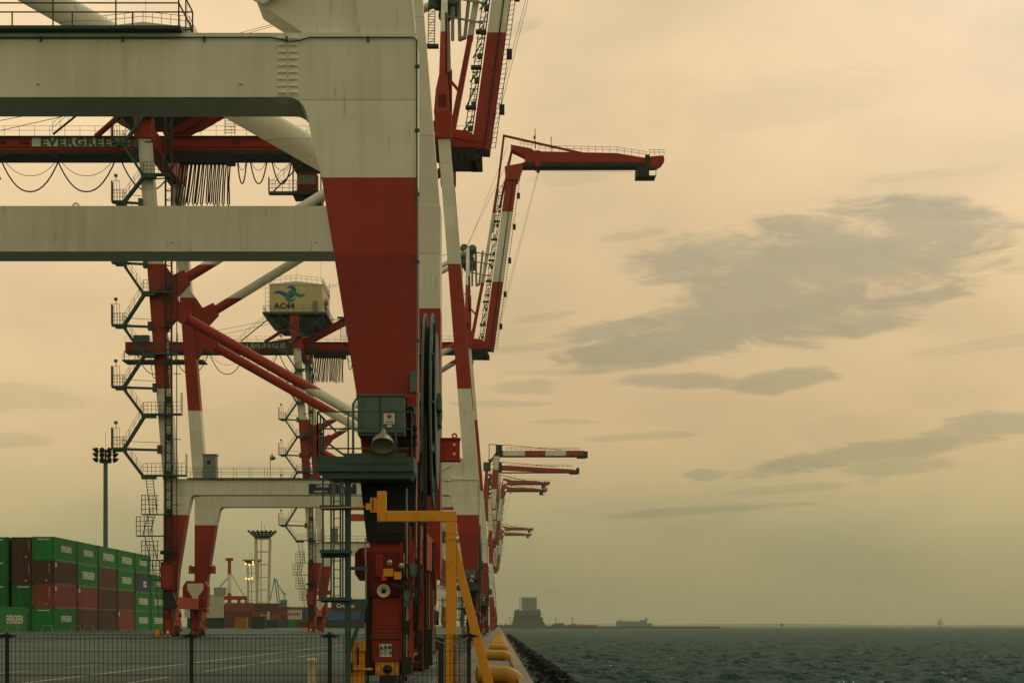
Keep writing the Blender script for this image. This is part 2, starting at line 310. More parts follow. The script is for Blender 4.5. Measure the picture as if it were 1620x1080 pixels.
def setting():
    ORG[0] = Vector((0,0,0))
    g = MB(0); xs = [0.9, 0, -2, -5, -10, -16, -22]+[-22-2*i for i in range(1, 15)]+[-60, -100, -300, -1200, -4000]; ys = [-60, 0, 30, 60, 100, 200, 400, 800, 1600, 3400]
    v = [(x, y, ground_z(x)) for y in ys for x in xs]; n = len(xs)
    g.add(v, [(j*n+i, j*n+i+1, (j+1)*n+i+1, (j+1)*n+i) for j in range(len(ys)-1) for i in range(n-1)])
    tag(g.build('quay_apron', mat_asphalt()), kind='structure')
    # quay wall face and kerb
    q = MB(0); q.box(.35, .9, -60, 3400, -8, -.01)
    tag(q.build('quay_face', pbr('quay_concrete', (.10,.10,.085), .8, bump=.3, wear=.6, wearcol=(.02,.03,.02), scale=.6)), kind='structure')
    k = MB(0)
    y = -60.
    while y < 900:
        k.box(.50, .88, y, y+7.9, .0, .16); y += 8
    tag(k.build('kerb', pbr('worn_kerb_paint', (.20,.17,.11), .75, wear=.9, wearcol=(.40,.20,.04), scale=1.4, bump=.3, var=.3)), kind='structure')
    # painted lines
    for nm, x, w, segs, mt in (('yard_line', -13.4, .16, [(20, 600)], 'letw'), ('yard_line', -16.9, .10, [(50, 75), (82, 88), (150, 400)], 'cream'), ('yard_line', -10.45, .12, [(58, 66), (74, 100), (108, 230)], 'cream')):
        b = MB(0)
        for a, c in segs: b.box(x-w/2, x+w/2, a, c, .002, .006)
        tag(b.build(nm, pbr('worn_line_paint', (.40,.38,.28), .7, wear=.8, wearcol=(.10,.11,.09), scale=3)), kind='structure')
    b = MB(0)
    for a in range(60, 420, 9): b.beam((-20, a, .006), (-2.2, a+.2, .006), .07, .006)
    tag(b.build('pavement_joint', pbr('joint_tar', (.03,.035,.03), .8)), kind='structure')
    # rails and cable slot
    b = MB(0)
    for x, w in ((-2.93, .10), (-2.60, .05), (-3.26, .05), (-1.25, .09), (-.95, .04), (-35.4, .10)):
        zz = ground_z(x); b.box(x-w/2, x+w/2, -60, 2400, zz+.002, zz+(.035 if w > .07 else .015))
    tag(b.build('crane_rail', pbr('rail_steel', (.045,.04,.035), .4, .5)), kind='structure')
    # rock mound and far shores
    rk = MB(0); rnd = random.Random(3)
    y = 26.
    while y < 900:
        w = 1.; st = max(.55, y*.012)
        for kx in range(3):
            cx = 3.25+.60*kx+rnd.uniform(-.25, .25); r = rnd.uniform(.45, .75); top = -2.45+rnd.uniform(.15, 1.05)*(.4,1.,.75)[kx]
            n = 7; ring = []
            for (zz, rr) in ((-3.6, r*1.3), (-2.5, r*1.1), (top, r*.55)):
                ring.append([(cx+rr*math.cos(2*math.pi*i/n+kx)*rnd.uniform(.75, 1.15), y+st*.7*rr*math.sin(2*math.pi*i/n+kx)*rnd.uniform(.8, 1.2)/.8, zz+rnd.uniform(-.08, .08)) for i in range(n)])
            v = sum(ring, [])
            rk.add(v, [(a*n+i, a*n+(i+1) % n, (a+1)*n+(i+1) % n, (a+1)*n+i) for a in range(2) for i in range(n)]+[tuple(range(2*n, 3*n))])
        y += st*.8
    tag(rk.build('rock_mound', 'stone'), 'dark wet boulders lying in the water along the quay', 'rocks', kind='stuff')
    # water
    rows = [8.]
    while rows[-1] < 110: rows.append(rows[-1]*1.012+.02)
    while rows[-1] < 1300: rows.append(rows[-1]*1.0019)
    while rows[-1] < 2600: rows.append(rows[-1]*1.008)
    rows += [3300, 4300, 6000, 9000, 14000]
    Y = np.array(rows); NC = 520; tt = np.linspace(0, 1, NC)
    X = .9+tt[None, :]**1.0*(Y[:, None]*.34+14); YY = np.repeat(Y[:, None], NC, 1)
    Z = np.zeros_like(X); rs = np.random.RandomState(5)
    for i in range(46):
        lam = .95*(1.08**i if i < 28 else 1.08**(i-26)); th = math.radians(rs.normal(-80, 32)); kx, ky = math.cos(th)*2*math.pi/lam, math.sin(th)*2*math.pi/lam
        amp = .0175*lam**.88*rs.uniform(.5, 1.3); cell = np.maximum(np.gradient(Y), .1)[:, None]
        fade = np.clip(lam/(2.2*cell)-.6, 0, 1)
        ph = kx*X+ky*YY+rs.uniform(0, 6.3)+.35*np.sin(X*.21*rs.uniform(.5, 1.5)+YY*.17*rs.uniform(.5, 1.5)+i)
        Z += amp*fade*(1-np.abs(np.sin(ph/2))*2+.27) if i % 2 else amp*fade*np.sin(ph)
    far = np.clip((3000-YY)/1500, 0, 1); Z = Z*far-2.55
    nR = len(rows); verts = np.stack([X, YY, Z], -1).reshape(-1, 3)
    idx = np.arange(nR*NC).reshape(nR, NC); F = np.stack([idx[:-1, :-1], idx[:-1, 1:], idx[1:, 1:], idx[1:, :-1]], -1).reshape(-1, 4)
    me = bpy.data.meshes.new('sea_water'); me.vertices.add(len(verts)); me.vertices.foreach_set('co', verts.ravel())
    me.loops.add(F.size); me.loops.foreach_set('vertex_index', F.ravel().astype(np.int32)); me.polygons.add(len(F))
    me.polygons.foreach_set('loop_start', np.arange(0, F.size, 4, dtype=np.int32)); me.polygons.foreach_set('loop_total', np.full(len(F), 4, dtype=np.int32))
    me.polygons.foreach_set('use_smooth', np.ones(len(F), dtype=bool)); me.update(calc_edges=True)
    m = bpy.data.materials.new('sea_water'); m.use_nodes = True; T = m.node_tree; b = T.nodes['Principled BSDF']
    b.inputs['Roughness'].default_value = .25; b.inputs['IOR'].default_value = 1.33; b.inputs['Specular IOR Level'].default_value = .5
    co = N('ShaderNodeTexCoord', T)
    mp = N('ShaderNodeMapping', T); L(co.outputs['Object'], mp.inputs[0], T); mp.inputs['Scale'].default_value = (.9, .5, 1); mp.inputs['Rotation'].default_value = (0, 0, .3)
    n = N('ShaderNodeTexNoise', T); n.inputs['Scale'].default_value = 1.0; n.inputs['Detail'].default_value = 9; n.inputs['Roughness'].default_value = .6; L(mp.outputs[0], n.inputs['Vector'], T)
    bp = N('ShaderNodeBump', T); bp.inputs['Strength'].default_value = 1.0; bp.inputs['Distance'].default_value = .55; L(n.outputs[0], bp.inputs['Height'], T); L(bp.outputs[0], b.inputs['Normal'], T)
    mpw = N('ShaderNodeMapping', T); L(co.outputs['Object'], mpw.inputs[0], T); mpw.inputs['Scale'].default_value = (.28, .07, 1)
    nw = N('ShaderNodeTexNoise', T); nw.inputs['Scale'].default_value = 3.0; nw.inputs['Detail'].default_value = 9; nw.inputs['Roughness'].default_value = .7; L(mpw.outputs[0], nw.inputs['Vector'], T)
    foam_glints = ramp(nw.outputs[0], [(.645, (0,0,0)), (.70, (.8,.8,.8))], T)  # pale flecks: whitecaps, plus glints of light painted into the water colour
    T.nodes.remove(b); df = N('ShaderNodeBsdfDiffuse', T); gl = N('ShaderNodeBsdfGlossy', T); mx = N('ShaderNodeMixShader', T); fr = N('ShaderNodeFresnel', T); fr.inputs['IOR'].default_value = 1.33
    L(mixc(foam_glints, (.008,.025,.025), (.62,.62,.56), T), df.inputs['Color'], T); gl.inputs['Color'].default_value = (.69,.94,.87,1); gl.inputs['Roughness'].default_value = .14
    for q in (df, gl, fr): L(bp.outputs[0], q.inputs['Normal'], T)
    # waves hide one another at a low angle, so the sea never turns into a full mirror
    rf = M_('MULTIPLY', M_('POWER', fr.outputs[0], 1.25, tree=T), .55, tree=T); rf = M_('MINIMUM', M_('MULTIPLY', rf, M_('SUBTRACT', 1., foam_glints, tree=T), tree=T), .17, tree=T)
    L(rf, mx.inputs[0], T); L(df.outputs[0], mx.inputs[1], T); L(gl.outputs[0], mx.inputs[2], T)
    L(mx.outputs[0], [n_ for n_ in T.nodes if n_.type == 'OUTPUT_MATERIAL'][0].inputs[0], T)
    me.materials.append(m); o = bpy.data.objects.new('sea_water', me); COL.objects.link(o); tag(o, kind='structure')
    s = MB(0); s.add([(-30000,-400,-9),(30000,-400,-9),(30000,20000,-9),(-30000,20000,-9)], [(0,1,2,3)])
    s.add([(.9,-400,-2.9),(5000,-400,-2.9),(9000,14000,-2.9),(.9,14000,-2.9)], [(0,1,2,3)])
    tag(s.build('sea_bed', m), kind='structure')
    # far land at the right of the quay line
    ld = MB(0); rnd = random.Random(9)
    def strip(x0, x1, yy, dep, z0, tops, step):
        x = x0
        while x < x1:
            h = tops(x); ld.box(x, min(x+step, x1), yy, yy+dep, z0, h); x += step
    s38 = 3300/3800.
    ld.box(-300, (955-790)/s38, 3800, 4300, -3, 1.6)
    x = -40.
    while x < (930-790)/s38:
        w = rnd.uniform(4, 14); ld.hull([(x,3850,1.5),(x+w,3850,1.5),(x+w,3900,1.5),(x,3900,1.5)], [(x+1,3852,1.6+rnd.uniform(1, 5)),(x+w-1,3852,1.6+rnd.uniform(1, 5)),(x+w-1,3890,3),(x+1,3890,3)]); x += w*.8
    tag(ld.build('far_shore', pbr('shore_scrub', (.07,.08,.05), .9, scale=.1)), kind='structure')
    bw = MB(0); x = 150.
    while x < (1138-790)/s38: bw.hull([(x,3790,-3),(x+9.7,3790,-3),(x+9.7,3815,-3),(x,3815,-3)], [(x,3794,1.2+rnd.uniform(-.3,.3)),(x+9.7,3794,1.2),(x+9.7,3811,1.2),(x,3811,1.2)]); x += 9.7
    tag(bw.build('breakwater', pbr('breakwater_stone', (.04,.045,.035), .9)), 'long low dark breakwater stretching right from the far shore', 'breakwater')
    h = MB(0); pts = []; x = -2000.
    while x < 6500: pts.append((x, 9+6*math.sin(x*.0011)+3*math.sin(x*.0043)+rnd.uniform(0, 1.5))); x += 90
    for (a, ha), (c, hc) in zip(pts[:-1], pts[1:]): h.hull([(a,13000,-4),(c,13000,-4),(c,14500,-4),(a,14500,-4)], [(a,13200,ha),(c,13200,hc),(c,14300,hc),(a,14300,ha)])
    tag(h.build('hills', pbr('far_hills', (.08,.09,.06), .9)), kind='structure')
setting()

# ------------------------------------------------------------------ the big ship-to-shore crane
PX = lambda x, s: (x-790)/s
GY0, GY1 = 9.5, 13.4            # girder depth range
FR = ((0., 2.15), (22.9, 25.05))
def legx(z, land):              # centre line of an upper leg
    return -35.65-.077*(z-19) if land else -3.0-.0808*(z-15.8)
def make_crane():
    D = 55.6
    C = thing('container_crane', (-19.15, D+12.5, 0), 'nearest red and white quay crane with thick tapered leg filling the centre', 'crane', 'red and white quay cranes')
    o = D
    def build(b, name, mats, parent=C, **k):
        b.v = [(x, y+o, z) for x, y, z in b.v]; return b.build(name, mats, parent, **k)
    def txt(name, body, size, mat, loc, rot, parent, **k): return text(name, body, size, mat, (loc[0], loc[1]+o, loc[2]), rot, parent, **k)
    legp = [(-2.22,2.0),(-2.22,15.8),(-5.64,15.8),(-5.64,14.09),(-5.50,14.07),(-5.36,14.0),(-5.24,13.88),(-5.15,13.7),(-5.09,13.45),(-5.05,13.2),(-4.75,12.),(-3.79,6.06),(-3.45,2.0)]
    for fi, (y0, y1) in enumerate(FR):
        for land in (0, 1):
            P = [(-38.3-x, z) for x, z in legp] if land else legp
            b = MB(); b.prism(P, y0, y1)
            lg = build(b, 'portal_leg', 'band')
            b = MB(); sx = (-1 if land else 1); c0 = -38.3 if land else 0
            X = lambda x: c0+x if not land else -38.3-x
            for (xa, xb) in ((-5.93,-5.65),(-5.63,-5.35)):
                a_, b_ = sorted((X(xa), X(xb))); b.box(a_, b_, y0-.018, y0+.02, 14.12, 15.72)
                b.box(a_, b_, y0+.1, y1-.1, 14.065, 14.1)
                for i in range(3):
                    for j in range(9):
                        xx = a_+.06+i*.08; zz = 14.2+j*.181
                        b.lathe((xx, y0-.018, zz), (0,-1,0), [(0,.034),(.045,.030),(.05,0.001)], 0, 8)
                    if fi == 0:
                        for j in range(8): b.lathe((a_+.06+i*.08, y0+.25+j*.22, 14.065), (0,0,-1), [(0,.034),(.06,.030),(.07,0.001)], 0, 6)
            build(b, 'bolted_splice', 'white', lg)
            # flanges and stiffener lines of the leg
            # upper leg
            b = MB(); cb, ct = legx(15.8, land), legx(55.3, land); hw = .65; hb_ = .75
            b.hull([(cb-hb_,y0+.05,15.79),(cb+hb_,y0+.05,15.79),(cb+hb_,y1-.05,15.79),(cb-hb_,y1-.05,15.79)], [(ct-hw,y0+.25,55.3),(ct+hw,y0+.25,55.3),(ct+hw,y1-.25,55.3),(ct-hw,y1-.25,55.3)])
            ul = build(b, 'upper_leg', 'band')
            if fi == 0 and not land: pass
            b = MB()
            if not land:    # node gusset above the portal corner, where the brace lands
                b.prism([(-2.32,15.8),(-2.42,17.3),(-3.6,17.6),(-3.95,18.0),(-4.3,18.2),(-5.6,18.05),(-6.5,16.7),(-5.2,15.85)], y0+.28, y1-.28)
            else:
                b.prism([(legx(31.5,1)+.6,31.5),(legx(31.5,1)+1.2,32.4),(-34.9,33.0),(-34.0,32.4),(-33.2,33.9),(-34.6,35.0),(-34.7,35.6),(-33.4,37.0),(-33.9,38.3),(-35.2,37.7),(legx(39.5,1)+.6,39.8)], y0+.32, y1-.32)
            build(b, 'gusset', 'band', ul)
            if not land and fi == 0:
                b = MB(); b.prism([(-7.9,17.35),(-6.3,16.6),(-5.2,17.3),(-6.2,18.9),(-7.2,19.1)], y0+.06, y0+.26, 0); b.prism([(-6.9,18.05),(-6.25,18.5),(-5.55,17.5),(-6.2,17.05)], y0+.02, y0+.06, 0)
                for i in range(8):
                    for j in (0, 1, 3, 4):
                        px, pz = -6.16-.075*j*1.0+.055*0+.062*i, 17.14+.05*j*1.0-.0+.0*i
                        ax = Vector((-6.30, 0, 17.12)); u = Vector((-.65, 0, .95)).normalized(); v = Vector((.6, 0, .42)).normalized()
                        q = ax+u*(.02+.145*i)+v*(.10+.13*j+.05); b.lathe((q.x, y0+.02, q.z), (0,-1,0), [(0,.038),(.05,.034),(.056,.001)], 0, 6)
                build(b, 'brace_end_plate', 'white', ul)
        # portal beam
        b = MB(); b.box(-32.66, -5.64, y0, y1, 14.09, 15.8)
        for x in (-30., -24.5, -19.2, -12.3, -6.9): b.lathe((x, y0, 14.45), (0,-1,0), [(0,.04),(.05,.035),(.055,0.001)], 0, 8)
        bm_ = build(b, 'portal_beam', 'band')
        if fi == 0:
            b = MB()
            b.box(-33.5, -8.45, y0-.35, y1+.1, 15.82, 15.90)
            b.rail([(-8.5, y0-.3, 15.9), (-33.5, y0-.3, 15.9)], 1.1, 1.63, .025); b.rail([(-33.5, y1+.05, 15.9), (-8.5, y1+.05, 15.9), (-8.5, y0-.3, 15.9)], 1.1, 1.63, .025)
            build(b, 'walkway_railing', 'green', bm_)
            b = MB(); b.path([(-33, y0-.06, 15.66), (-6.1, y0-.06, 15.66), (-5.8, y0-.08, 15.60), (-5.55, y0-.1, 15.54), (-5.3, y0-.08, 15.58), (-5.05, y0-.06, 15.66), (-2.3, y0-.06, 15.66), (-2.2, y0-.04, 15.6), (-2.19, y0-.03, 8), (-2.19, y0-.03, 2.2)], .022, 0, 6)
            for x in [-3.5-2.18*i for i in range(13)]: b.box(x-.03, x+.03, y0-.05, y0, 15.56, 15.7)
            for z in (14.9, 13.2, 11.5, 9.7, 7.6): b.box(-2.25, -2.13, y0-.05, y0+.04, z-.04, z+.04)
            build(b, 'cable_conduit', 'green', bm_)
        b = MB(); b.path([(-16.06+.13*math.cos(a), y0+.6, 15.8+.22*math.sin(a)) for a in np.linspace(0, math.pi, 10)], .045, 0, 8); build(b, 'lifting_lug', 'white', bm_)
        if fi == 0:
            for (xa, xb, rws) in ((-20.45,-17.9, [('三井造船', .34, .18, .30), ('2018年製 3 7', .26, .0, -.30)]), (-17.65,-15.35, [('定 格 荷 重', .30, 0, .34), ('吊具下   40.6t', .19, 0, .02), ('主巻     48.0t', .19, 0, -.22), ('揚程     52.5m', .19, 0, -.44)])):
                b = MB(); b.box(xa, xb, y0-.06, y0-.01, 14.18, 15.28); sb = build(b, 'sign_board', 'navy', bm_)
                for (tx, sz, ox, oz) in rws: txt('lettering', tx, sz, 'letw', ((xa+xb)/2+ox, y0-.065, 14.73+oz), FACE_CAM, sb, bold=.004, depth=.004)
            b = MB(); b.box(-31.85,-30.5,y0+.2,y1-.2,15.9,18.4); b.box(-31.95,-30.4,y0+.1,y1-.1,18.4,18.5); b.box(-31.4,-31.05,y0+.17,y0+.2,17.4,17.8,1); build(b, 'switch_room', ['grey','black'], bm_)
            b = MB(); b.beam((-24.6,y0,15.9),(-24.6,y0,18.3),.07); b.lathe((-24.35,y0-.1,18.2), (.3,-.3,-1), [(-.3,.06),(-.1,.12),(.25,.33),(.3,.30)], 0, 12); build(b, 'floodlight', 'grey', bm_)
        # diagonal braces
        yc = (y0+y1)/2
        for (xa, xb, f) in ((-36.3, -5.8, lambda x: 18.5-.566*(x+7.83)), (-36.6, legx(53.6,0), lambda x: 40.0+.612*(x+29.7))):
            b = MB(); b.tube((xa, yc, f(xa)), (xb, yc, f(xb)), .54, 0, 24)
            for q in (-.35, .0, .35):
                xm = (xa+xb)/2+q*28; b.lathe((xm, yc, f(xm)+.5), (0,0,1), [(0,.09),(.15,.07),(.2,0.001)], 0, 6)
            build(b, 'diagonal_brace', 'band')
    # cross beams along the quay, at the leg tops, and sill beams
    for land in (0, 1):
        cx = legx(53.8, land)
        b = MB(); b.box(cx-.72, cx+.72, 2.0, 22.9, 52.3, 54.2); b.box(cx-.9, cx+.9, -.1, 2.4, 52.42, 55.25); b.box(cx-.9, cx+.9, 22.7, 25.2, 52.42, 55.25); build(b, 'cross_beam', 'red')
        lx = -2.92 if not land else -35.4
        b = MB(); b.box(lx-.45, lx+.45, 1.9, 23.1, 1.95, 3.2); b.box(lx-.7, lx+.7, -.15, 2.3, 1.8, 2.1); b.box(lx-.7, lx+.7, 22.75, 25.2, 1.8, 2.1)
        build(b, 'sill_beam', 'red')
        for fi, (y0, y1) in enumerate(FR):
            zb = -1.6+ground_z(lx)
            b = MB(); ya = y0-1.0 if fi == 0 else y0-4.2; yb = ya+7.4
            b.prismx([(ya+.6,1.0),(ya+1.5,1.82),(yb-1.5,1.82),(yb-.6,1.0),(yb-2.6,.55),(ya+2.6,.55)], lx-.5, lx+.42)
            for k in (0, 1):
                q = ya+.2+k*3.6
                b.prismx([(q,.25),(q+.6,.75),(q+2.8,.75),(q+3.3,.25),(q+3.3,zb+.75),(q+2.5,zb+.55),(q+.8,zb+.55),(q,zb+.75)], lx-.44, lx+.36)
                b.box(lx-.3, lx+.25, q+.2, q+1.5, .55, 1.1)
            bg_ = build(b, 'bogie', ['red'])
            b = MB()
            for k in range(4):
                yy = ya+.85+k*1.85; b.lathe((lx-.22, yy, zb+.36), (1,0,0), [(0,.001),(0,.40),(.08,.40),(.08,.35),(.36,.35),(.36,.40),(.44,.40),(.44,.001)], 0, 20)
            build(b, 'wheels', 'dark', bg_)
            b = MB(); rn = random.Random(fi+5*land)
            for k in range(9):
                yy = ya+.3+rn.random()*6; xx = lx+(.5 if k % 2 else -.62); z0 = rn.uniform(-.9, 1.2); b.box(xx, xx+.16, yy, yy+rn.uniform(.2, .6), z0, z0+rn.uniform(.2, .6)); build(b, 'motor_drive', 'dark', bg_); b = MB()
            for k in range(6):
                xx = lx+.40+rn.uniform(0,.18); yy = ya+rn.uniform(-.1,.3); b.path([(xx, yy, 3.), (xx+rn.uniform(-.1,.1), yy, 1.2), (xx+rn.uniform(-.12,.12), yy, -.2), (xx, yy+.2, -1.)], .022, 0, 5); build(b, 'hose', 'dark', bg_); b = MB()
            for k in range(5):
                b = MB(); xx = lx+.36+.07*k; b.tube((xx, ya-.05-.02*k, 2.2-.3*k), (xx, ya-.05, -.6-.1*k), .02, 0, 6); build(b, 'pipe', 'pipe' if k % 2 else 'red', bg_)
            # stepped end cover of the bogie, facing the camera
            f = ya-.02; cw = MB()
            cw.box(lx-.60, lx+.66, f+.1, f+.9, .76, 1.96); cw.box(lx-.62, lx+.50, f+.55, f+.95, zb+.3, .76, 1)
            nseg = 10; prof = [(-.35+.05*math.sin(math.pi*i/nseg)*-1, .72-.95*i/nseg) for i in range(nseg+1)]
            for i in range(nseg):
                za, zc = .72-.98*i/nseg, .72-.98*(i+1)/nseg; wa, wc = .40-.05*math.sin(math.pi*i/nseg*.9), .40-.05*math.sin(math.pi*(i+1)/nseg*.9)
                cw.add([(lx-wa-.02,f+.12,za),(lx+wa-.02,f+.12,za),(lx+wc-.02,f+.12-.012*i*.3,zc),(lx-wc-.02,f+.12-.012*i*.3,zc)], [(0,1,2,3)], 2)
            cw.box(lx-.42, lx+.38, f+.13, f+.54, -.26, .745, 2)
            cw.box(lx-.40, lx+.36, f+.04, f+.5, -.92, -.28, 2); cw.box(lx-.44, lx+.40, f-.02, f+.06, -.33, -.27, 2)
            cw.box(lx-.33, lx+.29, f-.03, f+.4, -1.28, -.94, 3)
            cw.box(lx-.33, lx-.13, f+.06, f+.1, 1.3, 1.9, 2) 
            ec = build(cw, 'end_cover', ['darkred','dark','orange','yellow'], bg_, bevel=.008)
            b = MB(); b.lathe((lx+.0,f-.03,-1.12), (0,-1,0), [(0,.12),(.18,.12),(.18,.06),(.26,.06),(.28,.001)], 0, 18); b.box(lx-.22, lx+.22, f-.05, f+.3, -1.5, -1.29)
            for q in (-.24, .24):
                for w in (-1.22, -1.0): b.lathe((lx-.02+q, f-.03, w), (0,-1,0), [(0,.02),(.02,.018),(.022,.001)], 0, 6)
            build(b, 'buffer', 'dark', bg_)
            if fi == 0:
                b = MB(); b.box(lx-.22, lx+.10, f+.00, f+.035, -.80, -.46); pl = build(b, 'notice_plate', 'signw', bg_)
            # jacking bracket high on the leg
            yy = (y0+y1)/2
            if fi == 1:
                for sgn in ((1,) if not land else (-1, 1)):
                    xe = {(0,1): -2.22, (1,-1): -36.08, (1,1): -34.4}[(land, sgn)]
                    b = MB(); xr = xe+sgn*.72
                    a_, c_ = sorted((xe, xr)); b.box(a_, c_, y0+.2, y0+.9, 6.3, 7.05); b.box(a_-.03, c_+.03, y0+.12, y0+.98, 7.05, 7.10); b.box(a_-.03, c_+.03, y0+.12, y0+.98, 6.24, 6.30)
                    b.lathe((xr-.2*sgn, y0+.5, 7.2), (0,1,0), [(-.03,.11),(.03,.11),(.03,.05),(-.03,.05),(-.03,.11)], 0, 12)
                    for zz in (6.5, 6.85): b.lathe((xr-.2*sgn, y0+.199, zz), (0,-1,0), [(0,.001),(.004,.055)], 1, 10)
                    build(b, 'jacking_bracket', ['red','cream'])
        b = MB()
        if land:
            b.prism([(-37.0,2.2),(-34.2,2.2),(-34.1,4.6),(-34.5,5.3),(-36.6,5.3),(-37.05,4.6)], 19.9, 22.0, 0); b.prism([(-35.85,2.3),(-35.35,2.3),(-35.2,3.5),(-34.6,4.3),(-34.6,5.0),(-36.5,5.0),(-36.5,4.3),(-35.95,3.5)], 19.86, 19.9, 1)
            build(b, 'sill_end_casting', ['orange','cream'])
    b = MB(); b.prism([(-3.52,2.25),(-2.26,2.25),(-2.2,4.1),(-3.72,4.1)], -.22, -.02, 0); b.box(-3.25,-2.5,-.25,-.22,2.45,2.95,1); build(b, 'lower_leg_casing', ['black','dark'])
    for k, (xx, z0, z1, mm) in enumerate(((-2.42,-1.3,3.6,'pipe'),(-2.33,-.9,2.6,'red'),(-2.52,-1.5,1.7,'black'),(-3.42,-1.5,1.2,'black'),(-3.50,-.6,2.3,'pipe'))):
        b = MB(); b.path([(xx,-1.12,z1),(xx+.02,-1.14,(z0+z1)/2),(xx-.01,-1.12,z0)], .022+.008*(k % 2), 0, 7); build(b, 'service_pipe', mm)
    b = MB()
    for x in (-2.30,-2.02): b.beam((x,-.6,-1.3),(x,-.6,2.3),.035)
    for k in range(13): b.beam((-2.30,-.6,-1.2+k*.27),(-2.02,-.6,-1.2+k*.27),.022)
    build(b, 'foot_ladder', 'red')
    for k, (xa, xb, za, zb, mm) in enumerate(((-2.50,-2.30,.5,.95,'lgreen'),(-2.48,-2.34,-.2,.15,'dark'),(-3.52,-3.40,.1,.5,'dark'),(-2.55,-2.30,-1.25,-.8,'dark'),(-2.34,-2.16,1.3,1.62,'lgreen'))):
        b = MB(); b.box(xa,xb,-1.18,-.9,za,zb); b.box(xa+.02,xb-.02,-1.2,-1.18,za+.04,zb-.04); build(b, 'control_box', mm)
    for k in range(6):
        b = MB(); rk_ = random.Random(k); x0 = -2.55+rk_.uniform(-.1,.15); z0 = rk_.uniform(.2,1.7); b.path([(x0,-1.2,z0),(x0+.1,-1.3,z0-.35),(x0+.22,-1.28,z0-.45),(x0+.3,-1.15,z0-.15)], .016, 0, 6); build(b, 'hose_loop', 'black')
    # octagonal tie plate
    b = MB(); oc = [(-3.88,1.4),(-3.75,1.22),(-3.4,1.22),(-3.4,2.1),(-3.75,2.1),(-3.88,1.95)]; b.prism(oc, .4, .55); build(b, 'tie_plate', 'darkred')
    # ---- girder
    b = MB(); gx0, gx1 = -72.2, -2.9
    b.box(gx0, gx1, GY0, GY1, 53.0, 54.7, 0); b.box(gx0, gx1, GY0-.25, GY1+.25, 52.72, 53.0, 2); b.box(gx0, gx1, GY0-.05, GY0, 53.0, 53.3, 1); b.box(gx0, gx1, GY0-.12, GY1+.12, 53.55, 53.62, 1)  # lower flange takes the dark material: underside shade put into its colour
    rn = random.Random(2)
    for x in (-66, -56.2, -53.6, -30, -22): b.box(x, x+1., GY0-.25, GY0, 54.0, 54.3, 1)
    gd = build(b, 'girder', ['red','darkred','dark'])
    b = MB(); b.rail([(gx0, GY0-.5, 54.72), (gx1, GY0-.5, 54.72)], 1.1, 1.7, .025); b.rail([(gx0, GY1+.5, 54.72), (gx1, GY1+.5, 54.72)], 1.1, 1.7, .025); b.box(gx0, gx1, GY0-.55, GY0-.02, 54.66, 54.72); b.box(gx0, gx1, GY1+.02, GY1+.55, 54.66, 54.72)
    build(b, 'girder_railing', 'green', gd)
    b = MB(); b.box(-52.3, -41.3, GY0-.1, GY0-.01, 53.55, 54.62); nb = build(b, 'name_board', 'cream', gd)
    txt('lettering', 'EVERGREEN', 1.22, 'letg', (-46.8, GY0-.11, 54.08), FACE_CAM, nb, sx=1.27, bold=.06, depth=.006)
    # festoon
    def loop(x0, x1, z, r, y=GY0-.4):
        b = MB(); n = 14; b.path([(x0+(x1-x0)*i/n, y, 52.3-(52.3-z)*(1-abs(2*i/n-1)**2.2)) for i in range(n+1)], r, 0, 5); build(b, 'festoon_cable', 'black', gd)
    def carrier(*a):
        b = MB(); b.box(*a); build(b, 'festoon_carrier', 'black', gd)
    for x in (-69.9, -62.9, -55.9, -49.6, -42.5):
        carrier(x-.5, x+.5, GY0-.7, GY0+.2, 52.2, 52.72)
        if x < -43: loop(x+.1, x+6.8, 48.5, .085); loop(x+.3, x+6.6, 50.3, .035, GY0-.2)
    loop(-42.4, -36, 48.6, .085)
    carrier(-35.8, -30.0, GY0-.8, GY0+.6, 51.7, 52.72); carrier(-30.4,-29.5, GY0-.8, GY0, 51.4, 52.3)
    for k in range(13):
        b = MB(); x = -35.6+k*.44; zb = 46.9+rn.uniform(-.2,.2); dx_ = -.1-.045*(13-k)+rn.uniform(-.12,.12)
        b.path([(x, GY0-.5, 51.9), (x+dx_*.5, GY0-.5, 49.5), (x+dx_, GY0-.5, zb+.3), (x+dx_+.12, GY0-.5, zb), (x+dx_+.24, GY0-.5, zb+.3), (x+.12+dx_*.2, GY0-.5, 49.5), (x+.3, GY0-.5, 51.9)], .085, 0, 5); build(b, 'hanging_cable', 'black', gd)
    for (xa, xb) in ((-29.3,-28.2),(-27.9,-25.9),(-25.5,-23.1)):
        loop(xa, xb, 49.4, .08); loop(xa, xb, 50.9, .035); carrier(xb-.1, xb+.5, GY0-.6, GY0+.1, 52.1, 52.72)
    for (xa, xb) in ((-68, -66.6), (-66.2, -63.9)): loop(xa, xb, 48.2, .07, GY1+.4)
    b = MB(); b.box(-72.6, -57., GY0-1.2, GY1+1.2, 51.0, 51.25); b.rail([(-72.6,GY0-1.2,51.25),(-57.,GY0-1.2,51.25)], 1.1, 1.3, .035)
    for x in (-72.2, -66, -58): b.beam((x, GY0-1, 51.2), (x, GY0-1, 53), .15)
    b.box(-70.5,-67.5,GY0-1.,GY0+.5,54.7,56.0); build(b, 'maintenance_platform', 'green', gd)
    b = MB()            # red hoop frames on the back end of the girder
    for x in (-71.8, -69.5, -67): b.path([(x, GY0-.4, 52.9), (x, GY0-.4, 54.2), (x+1.6, GY0-.4, 54.2), (x+1.6, GY0-.4, 52.9)], .06, 0, 6)
    build(b, 'end_frame', 'red', gd)
